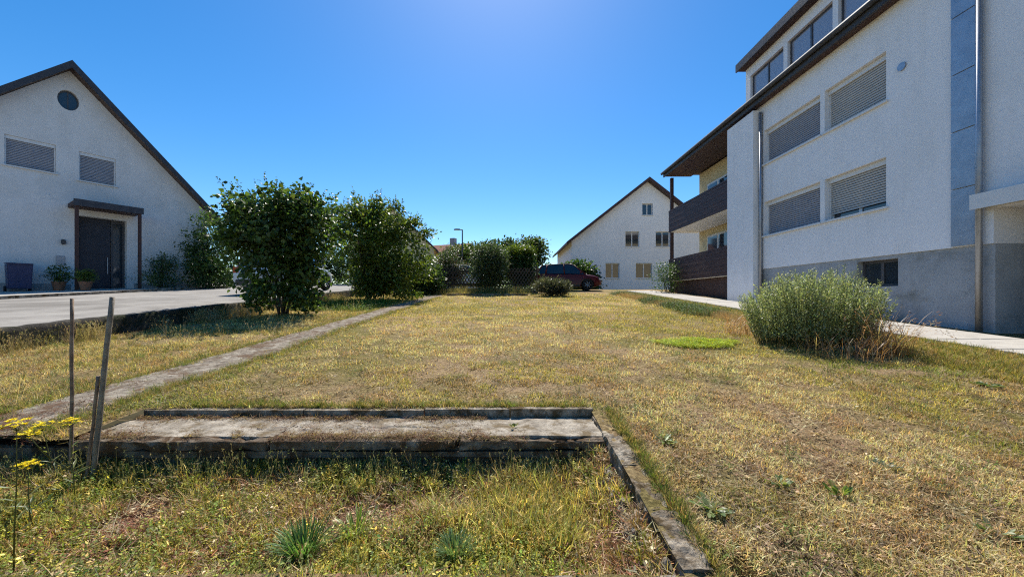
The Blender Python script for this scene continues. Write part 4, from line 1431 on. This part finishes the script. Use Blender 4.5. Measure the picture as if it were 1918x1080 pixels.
def car(label, loc, rz, paintmat, L=4.35, W=1.78, H=1.55):
    th = thing('parked_car', label, 'car', loc, rz)
    hl = L / 2
    # lower body: stations along x (front = +x) with belt height and half width
    st = [(-hl, .42, .80, .80), (-hl + .06, .30, .95, .845), (-hl + .35, .24, 1.0, .875), (-1.0, .22, .99, .89), (0, .22, .97, .89), (.75, .22, .95, .89), (1.05, .22, .93, .885), (1.55, .23, .86, .865), (hl - .2, .26, .76, .80), (hl - .05, .34, .66, .70), (hl, .44, .58, .60)]
    wscale = W / 1.78
    mb = MB()
    V, Fc = [], []
    for (x, zb, zt, hw) in st:
        hw *= wscale
        ring = [(-hw * .9, zb), (-hw, zb + .12), (-hw * 1.0, zb + (zt - zb) * .6), (-hw * .95, zt - .05), (-hw * .86, zt), (0, zt + .03), (hw * .86, zt), (hw * .95, zt - .05), (hw * 1.0, zb + (zt - zb) * .6), (hw, zb + .12), (hw * .9, zb)]
        V += [(x, y, z) for y, z in ring]
    n = 11
    for i in range(len(st) - 1):
        for k in range(n):
            k2 = (k + 1) % n
            Fc.append((i * n + k, i * n + k2, (i + 1) * n + k2, (i + 1) * n + k))
    Fc.append(tuple(range(n))); Fc.append(tuple((len(st) - 1) * n + k for k in range(n))[::-1])
    mb.add(V, Fc)
    body = mb.build('body', paintmat, th)
    cm = MB()
    for wx in (-hl + .85, hl - .82):
        for s in (-1, 1):
            cm.tube([(wx, s * W * .5 - s * .26, .33), (wx, s * W * .6, .33)], .385, 24)
    cut(body, cm)
    body.data.polygons.foreach_set('use_smooth', [True] * len(body.data.polygons))
    try:
        body.data.set_sharp_from_angle(angle=R(35))
    except Exception:
        pass
    # greenhouse: glass shell, then roof and pillars in paint
    gs = [(-hl + .18, .98, .76, .98, .76), (-hl + .50, .98, .79, H - .10, .60), (-hl + .95, .98, .80, H - .01, .63), (0.0, .97, .80, H, .64), (.35, .96, .80, H - .06, .62), (1.12, .93, .76, .94, .74)]
    V, Fc = [], []
    for (x, z0, w0, z1_, w1) in gs:
        w0 *= wscale; w1 *= wscale
        V += [(x, -w0, z0), (x, -w1, z1_), (x, w1, z1_), (x, w0, z0)]
    for i in range(len(gs) - 1):
        for k in range(3):
            Fc.append((i * 4 + k, i * 4 + k + 1, (i + 1) * 4 + k + 1, (i + 1) * 4 + k))
        Fc.append((i * 4 + 3, i * 4, (i + 1) * 4, (i + 1) * 4 + 3))
    Fc.append((0, 1, 2, 3)); Fc.append(tuple(4 * (len(gs) - 1) + k for k in (3, 2, 1, 0)))
    g = MB(); g.add(V, Fc)
    g.build('windows', MT['carglass'], th)
    rf = MB()
    top = [(-hl + .42, H - .13, .585), (-hl + .70, H - .03, .625), (-.4, H + .02, .66), (.2, H, .645), (.42, H - .075, .62)]
    V, Fc = [], []
    for (x, z, hw) in top:
        hw *= wscale
        V += [(x, -hw - .02, z - .035), (x, -hw, z), (x, 0, z + .03), (x, hw, z), (x, hw + .02, z - .035), (x, 0, z - .04)]
    for i in range(len(top) - 1):
        for k in range(6):
            k2 = (k + 1) % 6
            Fc.append((i * 6 + k, i * 6 + k2, (i + 1) * 6 + k2, (i + 1) * 6 + k))
    Fc.append(tuple(range(6))); Fc.append(tuple(24 + k for k in range(6))[::-1])
    rf.add(V, Fc)
    rf.build('roof', paintmat, th, True)
    for s in (-1, 1):
        a = s * wscale
        for (x0_, z0_, y0_, x1_, z1_, y1_, rr) in ((1.10, .94, .755, .38, H - .06, .628, .035), (-.15, .97, .805, -.2, H - .02, .645, .04), (-hl + .2, .98, .765, -hl + .52, H - .09, .60, .05), (-hl + .75, .98, .80, -hl + .85, H - .04, .625, .05)):
            MB().tube([(x0_, a * y0_, z0_ - .03), (x1_, a * y1_, z1_)], rr, 6).build('pillar', paintmat, th, True)
        MB().box((.78, a * .98, 1.02), (.10, .18, .12)).build('mirror', paintmat, th, True, bevel=.03)
        MB().bx(hl - .32, hl - .06, min(a * .48, a * .74), max(a * .48, a * .74), .60, .70).build('headlight', MT['lamp_lens'], th, bevel=.02)
        MB().bx(-hl - .005, -hl + .12, min(a * .58, a * .80), max(a * .58, a * .80), .74, .96).build('tail_light', MT['tail_lens'], th, bevel=.015)
        MB().bx(-hl + 1.3, hl - 1.25, min(a * .86, a * .905), max(a * .86, a * .905), .24, .33).build('sill', MT['plastic'], th)
        for wx in (-hl + .85, hl - .82):
            y0_ = s * (W / 2 - .20)
            wt = MB()
            prof = [(.20, 0.0), (.27, -.012), (.318, .0), (.33, .03), (.33, .16), (.318, .19), (.27, .205), (.20, .19)]
            V, Fc = [], []
            ns = 28
            for q in range(ns):
                t = 2 * math.pi * q / ns
                for (r, d) in prof:
                    V.append((wx + r * math.cos(t), y0_ + s * d, .33 + r * math.sin(t)))
            for q in range(ns):
                for k in range(len(prof)):
                    k2 = (k + 1) % len(prof); q2 = (q + 1) % ns
                    Fc.append((q * 8 + k, q * 8 + k2, q2 * 8 + k2, q2 * 8 + k))
            wt.add(V, Fc)
            wh = wt.build('wheel', MT['rubber'], th, True)
            rm = MB()
            rm.tube([(wx, y0_ + s * .10, .33), (wx, y0_ + s * .165, .33)], .06, 12)
            for q in range(7):
                t = 2 * math.pi * q / 7
                rm.tube([(wx + .04 * math.cos(t), y0_ + s * .16, .33 + .04 * math.sin(t)), (wx + .21 * math.cos(t), y0_ + s * .175, .33 + .21 * math.sin(t))], [.026, .02], 5)
            rm.build('rim', MT['rim'], wh, True)
    MB().bx(-hl + .3, hl - .3, -.6, .6, .2, .5).build('underbody', MT['plastic'], th)
    MB().box((-hl - .01, 0, .42), (.06, W * .8, .2)).build('bumper', MT['plastic'], th, bevel=.02)
    MB().box((hl - .02, 0, .40), (.08, W * .62, .16)).build('bumper', MT['plastic'], th, bevel=.02)
    return th


pb = paint('silver_blue_paint', (.45, .50, .56))
c1 = car('silver-blue car parked on the road behind the heart-leaved bush', (-8.9, 15.05, float(zroad(15.05)) + .03), R(90), pb, 4.05, 1.78, 1.66)
c1.rotation_euler = (0, -math.atan(SL), R(90))
car('white car parked beyond the lattice fence', (-3.1, 23.4, float(zbase(23.4)) + .0), R(8), paint('white_paint', (.75, .75, .75)), 4.3, 1.76, 1.5)
car('dark red car parked beyond the right end of the fence', (3.3, 22.6, float(zbase(22.6))), R(-6), paint('dark_red_paint', (.085, .009, .011), .15), 4.0, 1.72, 1.55)

# ------------------------------------------------------------------ houses


def window(parent, x0, x1, z0, z1_, y=0.0, shutter=None, frame='frame', depth=.14, panes=2, sill=True, name='window', closed=1.0, pane='glass'):
    """window set into an opening of a wall whose outer face is local y=0 (outside is -y)"""
    fr = MB()
    t = .06
    yy = y + depth
    fr.bx(x0, x1, yy, yy + .06, z0, z0 + t).bx(x0, x1, yy, yy + .06, z1_ - t, z1_).bx(x0, x0 + t, yy + .001, yy + .059, z0 + t, z1_ - t).bx(x1 - t, x1, yy + .001, yy + .059, z0 + t, z1_ - t)
    for i in range(1, panes):
        xm = x0 + (x1 - x0) * i / panes
        fr.bx(xm - .04, xm + .04, yy + .002, yy + .058, z0 + t, z1_ - t)
    w_ = fr.build(name, MT[frame], parent)
    for i in range(panes):
        a = x0 + (x1 - x0) * i / panes + .05
        b = x0 + (x1 - x0) * (i + 1) / panes - .05
        MB().bx(a, b, yy + .025, yy + .035, z0 + .05, z1_ - .05).build('pane', MT[pane], w_)
    if shutter:
        MB().bx(x0 + .001, x1 - .001, yy - .10, yy - .002, z1_ - .13, z1_ - .001).build('shutter_box', MT['frame'], w_)
        for xr in (x0 + .001, x1 - .041):
            MB().bx(xr, xr + .04, yy - .07, yy - .002, z0 + .001, z1_ - .131).build('guide_rail', MT['frame'], w_)
        k = int((z1_ - z0 - .14) * closed / .062)
        for i in range(k):
            zz = z1_ - .135 - i * .062
            MB().add([(x, y_, z_) for x in (x0 + .042, x1 - .042) for y_, z_ in ((yy - .03, zz), (yy - .052, zz - .010), (yy - .056, zz - .03), (yy - .050, zz - .052), (yy - .03, zz - .054))],
                     [(0, 1, 6, 5), (1, 2, 7, 6), (2, 3, 8, 7), (3, 4, 9, 8), (4, 0, 5, 9), (0, 4, 3, 2, 1), (5, 6, 7, 8, 9)]).build('shutter_slat', MT[shutter], w_)
    if sill:
        MB().bx(x0 - .06, x1 + .06, y - .06, yy, z0 - .05, z0 - .002).build('sill', MT['frame'], w_)
    return w_


# left house: white gable front seen at an angle; local x along the front, +y into the house
HB = (-20.32, 11.27, 0)
lh = thing('gabled_house', 'white gabled house with small oval attic window beyond the road', 'house', HB, math.atan2(.848, .53))
WI, EV, PK = 9.1, 5.35, 10.25
body = MB().prism([(0, .9), (WI, .9), (WI, EV), (WI / 2, PK), (0, EV)], 0, 11.0, 'y').build('wall', MT['stucco'], lh)
cm = MB()
wins = [(2.98, 4.2, 6.0, 7.12), (4.8, 5.86, 5.9, 7.08), (1.0, 2.2, 6.0, 7.12), (6.9, 7.8, 3.0, 4.2)]
wins = wins[:3]
for a, b, c_, d in wins:
    cm.bx(a, b, -.1, .35, c_, d)
cm.bx(4.75, 6.2, -.1, .55, 1.0, 4.45)
cm.prism([(4.52 + .29 * math.cos(q * math.pi / 16), 9.04 + .40 * math.sin(q * math.pi / 16)) for q in range(32)], -.1, .4, 'y')
cut(body, cm)
for i, (a, b, c_, d) in enumerate(wins):
    window(lh, a + .003, b - .003, c_ + .003, d - .003, 0, 'shutter_g' if i != 1 else 'shutter_g', panes=2)
rwn = MB()
for q in range(32):
    t0, t1 = 2 * math.pi * q / 32, 2 * math.pi * (q + 1) / 32
    r0, r1 = .34, .397
    rwn.add([(4.52 + .72 * r * math.cos(t), y, 9.04 + r * math.sin(t)) for y in (.12, .18) for r, t in ((r0, t0), (r1, t0), (r1, t1), (r0, t1))],
            [(0, 1, 2, 3), (7, 6, 5, 4), (0, 3, 7, 4), (1, 5, 6, 2)])
rwo = rwn.build('round_window', MT['darkframe'], lh)
MB().prism([(4.52 + .25 * math.cos(q * math.pi / 16), 9.04 + .35 * math.sin(q * math.pi / 16)) for q in range(32)], .14, .155, 'y').build('pane', MT['glass'], rwo)
MB().bx(4.50, 4.54, .125, .175, 8.69, 9.39).build('glazing_bar', MT['darkframe'], rwo)
# roof: two slopes with overhang, dark edge boards
sl = (PK - EV) / (WI / 2)
for s in (-1, 1):
    xe = WI / 2 + s * (WI / 2 + .45)
    ze = PK - sl * (WI / 2 + .45) + .02
    poly = [(WI / 2, PK + .02), (xe, ze), (xe, ze + .17), (WI / 2, PK + .24)]
    rf = MB().prism(poly, -.45, 11.4, 'y').build('roof', MT['rooftile'], lh)
    bb = MB().prism([(WI / 2, PK - .03), (xe, ze - .05), (xe, ze + .20), (WI / 2, PK + .27)], -.50, -.452, 'y').build('bargeboard', MT['slate'], rf)
    g_ = MB().tube([(xe + s * .06, -.45, ze + .05), (xe + s * .06, 11.4, ze + .05)], .07, 8).build('gutter', MT['slate'], rf)
MB().bx(6.6, 7.3, 5.0, 5.7, 8.0, 10.6).build('chimney', MT['plinth'], lh)
# entrance: canopy, door, side light, step
cn = MB().bx(4.5, 6.45, -1.15, -.002, 4.70, 4.86).build('canopy', MT['darkwood'], lh)
MB().bx(4.48, 6.47, -1.18, -1.152, 4.66, 4.92).build('fascia', MT['slate'], cn)
for x in (4.58, 6.37):
    MB().bx(x - .05, x + .05, -1.1, -1.0, 1.35, 4.698).build('post', MT['darkwood'], cn)
dr = MB().bx(4.77, 5.75, .30, .36, 1.35, 4.42).build('door', MT['door'], lh)
for i in range(4):
    MB().bx(4.87, 5.62, .285, .298, 1.5 + i * .72, 2.12 + i * .72).build('panel', MT['door'], dr, bevel=.006)
MB().tube([(5.66, .24, 2.1), (5.66, .24, 2.8)], .015, 8).build('handle', MT['metal'], dr)
sd = MB().bx(5.77, 6.18, .31, .35, 1.35, 4.42).build('side_light', MT['darkframe'], lh)
MB().bx(5.84, 6.11, .295, .309, 1.55, 4.3).build('pane', MT['glass'], sd)
MB().bx(4.6, 6.4, -.9, -.003, 1.05, 1.35).build('step', MT['paver'], lh)
MB().bx(0.0, 4.58, -.03, -.002, .9, 1.62).build('plinth', MT['plinth'], lh)
MB().bx(6.42, 9.1, -.03, -.002, .9, 1.72).build('plinth', MT['plinth'], lh)
MB().tube([(9.0, -.07, 1.4), (9.0, -.07, 5.2)], .045, 8).build('downpipe', MT['metal'], lh, True)


wlp = MB().box((4.38, -.06, 3.3), (.12, .10, .2)).build('wall_lamp', MT['darkframe'], lh, bevel=.02)
MB().bx(4.2, 4.42, -.05, -.004, 2.35, 2.75).build('letter_box', MT['metal'], lh, bevel=.01)


def lpos(u, out, dz=0.1):
    """a point in front of the left house: u along the front, out metres before it"""
    x = HB[0] + .53 * u + .848 * out
    y = HB[1] + .848 * u - .53 * out
    return (x, y, float(zroad(y)) + dz)


bin_ = thing('refuse_bin', 'dark blue wheeled bin against the gabled house at the left edge', 'bin', lpos(3.25, .6), R(58))
MB().add([(-.26, -.30, .1), (.26, -.30, .1), (.26, .30, .1), (-.26, .30, .1), (-.29, -.36, .98), (.29, -.36, .98), (.29, .36, .98), (-.29, .36, .98)],
         [(3, 2, 1, 0), (4, 5, 6, 7), (0, 1, 5, 4), (1, 2, 6, 5), (2, 3, 7, 6), (3, 0, 4, 7)]).build('body', MT['bluebin'], bin_, bevel=.02)
MB().box((0, -.01, 1.01), (.62, .78, .06), Euler((.05, 0, 0))).build('lid', MT['bluebin'], bin_, bevel=.02)
for s in (-1, 1):
    MB().tube([(s * .25, .30, .1), (s * .31, .30, .1)], .1, 16).build('wheel', MT['rubber'], bin_, True)
MB().tube([(-.22, .44, .95), (.22, .44, .95)], .018, 8).build('handle', MT['bluebin'], bin_, True)

for (u, out, h, lb, sd_) in ((4.2, .55, .75, 'green potted plant left of the house door', 71), (4.75, 1.45, .5, 'small yellowish potted plant before the house step', 72)):
    pp = shrub('potted_plant', lb, 'potted plant', lpos(u, out), [((0, 0, .45 + h * .3), (.32, .32, h * .45)), ((.05, 0, .5), (.28, .28, .25))], 900, .09, OVAL, (MIDG if sd_ == 71 else YELG + MIDG), 3, .012, 'plants in pots by the house door', .2, 2, 9, .06, .5, .1, 9, sd_)
    MB().tube([(0, 0, 0), (0, 0, .04), (0, 0, .30), (0, 0, .34), (0, 0, .345)], [.13, .14, .19, .205, .17], 18).build('pot', MT['pot'], pp, True)
shrub('round_bush', 'round dark bush under the wall right of the house door', 'bush', lpos(7.1, .9), [((0, 0, .75), (.75, .6, .75)), ((.2, 0, 1.0), (.55, .5, .55))], 3600, .08, OVAL, DARKG, 4, .025, None, .3, 1.6, 12, .1, .5, .1, 16, 73)
shrub('low_hedge', 'low dark hedge along the road right of the house door', 'hedge', lpos(8.4, 1.6), [((-.9, -1.2, .25), (.7, .9, .3)), ((0, 0, .28), (.8, .9, .32)), ((.7, 1.2, .28), (.7, .9, .32))], 4200, .075, OVAL, DARKG, 5, .02, None, .25, 1.6, 12, .1, .5, .1, 15, 74)

# right: apartment house, long front parallel to the lawn (outer face at x = 8.7, front looks towards -x)
# local frame: x runs away from the camera (world +y) reversed so that local -y is the outside
ah = thing('apartment_house', 'white apartment house with balconies and roof storey on the right', 'apartment house', (8.7, 20.6, 0), R(-90))
# local x = 20.6 - Y ; local y = X - 8.7


def ly_(Y):
    return 20.6 - Y


main = MB().bx(ly_(14.6), ly_(-4), 0, 11, 2.07, 7.75).build('wall', MT['stucco_r'], ah)
cm = MB()
aw = []
for (za, zb_) in ((3.2, 4.36), (5.66, 6.82)):
    for (Ya, Yb) in ((12.9, 10.55), (10.40, 8.69), (5.3, 3.4)):
        aw.append((ly_(Ya), ly_(Yb), za, zb_))
for a, b, c_, d in aw:
    cm.bx(a, b, -.1, .35, c_, d)
cut(main, cm)
for i, (a, b, c_, d) in enumerate(aw):
    window(ah, a + .003, b - .003, c_ + .003, d - .003, 0, 'shutter' if i % 3 != 0 else 'shutter_g', panes=2, depth=.2, closed=(1, .86, 1, 1, 1, 1)[i])
pl = MB().bx(ly_(14.6), ly_(-4), .03, 11, -.6, 2.068).build('plinth', MT['plinth'], ah)
cm = MB().bx(ly_(9.45), ly_(8.45), -.1, .4, 1.35, 1.98).bx(ly_(6.75), ly_(4.7), -.1, 1.0, .2, 2.72)
cut(pl, cm)
cut(main, MB().bx(ly_(6.75), ly_(4.7), -.1, 1.0, 1.9, 2.72))
window(ah, ly_(9.45) + .003, ly_(8.45) - .003, 1.353, 1.977, .03, None, 'darkframe', panes=2, sill=False, name='cellar_window')
# stair strip of grey panels and downpipe between the two parts of the front
for i in range(5):
    MB().bx(ly_(7.38), ly_(6.98), -.035, -.002, 2.09 + i * 1.12, 3.19 + i * 1.12).build('stair_panel', MT['metal'], ah)
MB().tube([(ly_(6.90), -.08, .3), (ly_(6.90), -.08, 7.5)], .05, 10).build('downpipe', MT['metal'], ah, True)
# projecting corner pier at the balcony end
MB().bx(ly_(14.62), ly_(13.05), -.28, -.002, .4, 7.60).build('pier', MT['stucco_r'], ah)
MB().tube([(ly_(12.98), -.07, .5), (ly_(12.98), -.07, 7.5)], .05, 10).build('downpipe', MT['metal'], ah, True)
# balcony end: recessed cream wall, floor slabs, plank railings
MB().bx(.25, ly_(14.602), 1.5, 11, -.6, 7.75).build('balcony_wall', MT['cream'], ah)
for zf_ in (4.62, 1.95):
    MB().bx(0.02, ly_(14.63), -.02, 1.498, zf_, zf_ + .2).build('balcony_floor', MT['stucco_r'], ah)
    rl = MB().bx(0, ly_(14.64), -.075, -.024, zf_ + 1.12, zf_ + 1.2).build('railing', MT['darkwood'], ah)
    for i in range(8):
        MB().bx(0.01, ly_(14.66), -.062 - (.006 if i % 2 else 0), -.03, zf_ + .02 + i * .137, zf_ + .15 + i * .137).build('plank', MT['darkwood'], rl)
    for i in range(8):
        MB().bx(-.03, .012, -.02, 1.48, zf_ + .02 + i * .137, zf_ + .15 + i * .137).build('plank', MT['darkwood'], rl)
    for x in (1.9, 4.0):
        MB().bx(x - .04, x + .04, -.022, .03, zf_ + .2, zf_ + 1.1).build('baluster', MT['darkwood'], rl)
    bd = MB().bx(1.2, 3.2, 1.44, 1.497, zf_ + .25, zf_ + 2.3).build('balcony_door', MT['frame'], ah)
    for k in range(2):
        MB().bx(1.28 + k, 2.12 + k, 1.425, 1.438, zf_ + .35, zf_ + 2.2).build('pane', MT['glass'], bd)
MB().bx(.05, .2, -.02, .13, .5, 7.6).build('corner_post', MT['darkwood'], ah)
MB().bx(.02, ly_(14.63), .2, .26, .5, 1.93).build('dark_sheet', MT['darkwood'], ah)  # dark sheet closing off the dark area below the lower balcony
# eaves and roof slope
MB().bx(-.1, ly_(-4), -.25, 1.2, 7.752, 7.84).build('soffit', MT['darkwood'], ah)
rf = MB().prism([(-.30, 7.86), (1.0, 8.35), (9.9, 8.35), (11.4, 7.86)], -.15, ly_(-4), 'x').build('roof', MT['rooftile'], ah)
MB().bx(-.15, ly_(-4), -.31, -.252, 7.72, 7.98).build('fascia', MT['slate'], rf)
MB().tube([(-.15, -.385, 7.92), (ly_(-4), -.385, 7.92)], .075, 10).build('gutter', MT['slate'], rf)
# roof storey set back above the eaves
rs = MB().bx(ly_(15.9), ly_(-4), 1.25, 9.5, 8.2, 10.72).build('roof_storey', MT['stucco_r'], ah)
wl = []
for i, Ya in enumerate((15.6, 13.5, 11.4, 9.3, 7.2)):
    wl.append((ly_(Ya), ly_(Ya - 1.9)))
cm = MB()
for a, b in wl:
    cm.bx(a, b, 1.0, 1.6, 8.62, 10.3)
cut(rs, cm)
for a, b in wl:
    window(rs, a + .003, b - .003, 8.623, 10.297, 1.25, None, 'darkframe', .1, 2, False, pane='skyglass')
MB().bx(ly_(16.0), ly_(-4), .95, 9.9, 10.722, 10.98).build('roof_slab', MT['darkwood'], rs)
MB().bx(ly_(16.04), ly_(-4), .89, .948, 10.70, 11.02).build('fascia', MT['slate'], rs)
# entrance under a flat canopy
cp = MB().bx(ly_(6.88), ly_(4.3), -.24, -.003, 2.74, 2.92).build('canopy', MT['metal'], ah)
MB().bx(ly_(6.89), ly_(4.28), -.27, -.242, 2.70, 2.97).build('canopy_edge', MT['frame'], cp)
ed = MB().bx(ly_(6.73), ly_(4.72), .93, .99, .25, 2.70).build('entrance_door', MT['darkframe'], ah)
for k in range(2):
    a = ly_(6.65) + k * .98
    MB().bx(a, a + .88, .915, .928, .45, 2.60).build('pane', MT['glass'], ed)
MB().tube([(ly_(5.72), .88, 1.0), (ly_(5.72), .88, 1.9)], .015, 8).build('handle', MT['metal'], ed)
MB().bx(ly_(6.1), ly_(5.7), -.035, .027, 1.2, 1.6).build('letter_box', MT['metal'], ah) if False else None
MB().tube([(ly_(8.33), -.03, 6.23), (ly_(8.33), -.001, 6.23)], .09, 16).build('vent', MT['metal'], ah)

shrub('dark_bush', 'dark bush in the shade below the lower balcony', 'bush', (8.1, 19.6, z1(8.1, 19.6)), [((0, 0, .8), (.8, 1.0, .9)), ((.2, .5, 1.1), (.6, .6, .6))], 2800, .09, OVAL, DARKG, 4, .025, None, .3, 1.6, 12, .1, .5, .1, 16, 75)

# far houses


def small_house(name, label, loc, rz, wdt, dep, ev, pk, wallm, roofm, wins=(), chim=None):
    th = thing(name, label, 'house', loc, rz)
    b = MB().prism([(-wdt / 2, -1), (wdt / 2, -1), (wdt / 2, ev), (0, pk), (-wdt / 2, ev)], 0, dep, 'y').build('wall', wallm, th)
    cm = MB()
    for (a, c_, d, e) in wins:
        cm.bx(a, c_, -.2, .3, d, e)
    if wins:
        cut(b, cm)
    for (a, c_, d, e) in wins:
        window(th, a + .003, c_ - .003, d + .003, e - .003, 0, None, panes=2)
    s_ = (pk - ev) / (wdt / 2)
    for s in (-1, 1):
        xe = s * (wdt / 2 + .5)
        ze = pk - s_ * (wdt / 2 + .5) + .02
        r_ = MB().prism([(0, pk + .02), (xe, ze), (xe, ze + .2), (0, pk + .26)], -.5, dep + .5, 'y').build('roof', roofm, th)
        MB().prism([(0, pk - .02), (xe, ze - .05), (xe, ze + .22), (0, pk + .28)], -.55, -.502, 'y').build('bargeboard', MT['darkwood'], r_)
    if chim:
        MB().bx(chim[0] - .35, chim[0] + .35, chim[1] - .35, chim[1] + .35, ev, chim[2]).build('chimney', MT['plinth'], th)
    return th


small_house('far_house', 'white gabled house far behind, left of the balconies', (11.6, 32, 1.6), 0, 13.0, 10, 4.3, 9.35, MT['stucco_r'], MT['rooftile'],
            [(-3.6, -2.4, 1.1, 2.4), (-1.0, .4, 1.1, 2.4), (-1.9, -.7, 3.8, 5.1), (.7, 1.9, 3.8, 5.1), (-.45, .45, 6.5, 7.5), (2.6, 3.8, 1.1, 2.4)])
small_house('far_house', 'distant house with pale red roof seen behind the lamp post', (-6.0, 52, 1.7), R(68), 8.5, 12, 3.0, 6.6, MT['stucco'], MT['redtile'], [(-2, -1, 1, 2.2)], (-.5, 2.2, 7.6))
small_house('far_house', 'dark-roofed house hidden behind the tall loose bush', (-12.9, 40, 1.7), R(4), 9.0, 10, 4.6, 8.9, MT['cream'], MT['rooftile'], [(1.2, 2.4, 1, 2.2)])
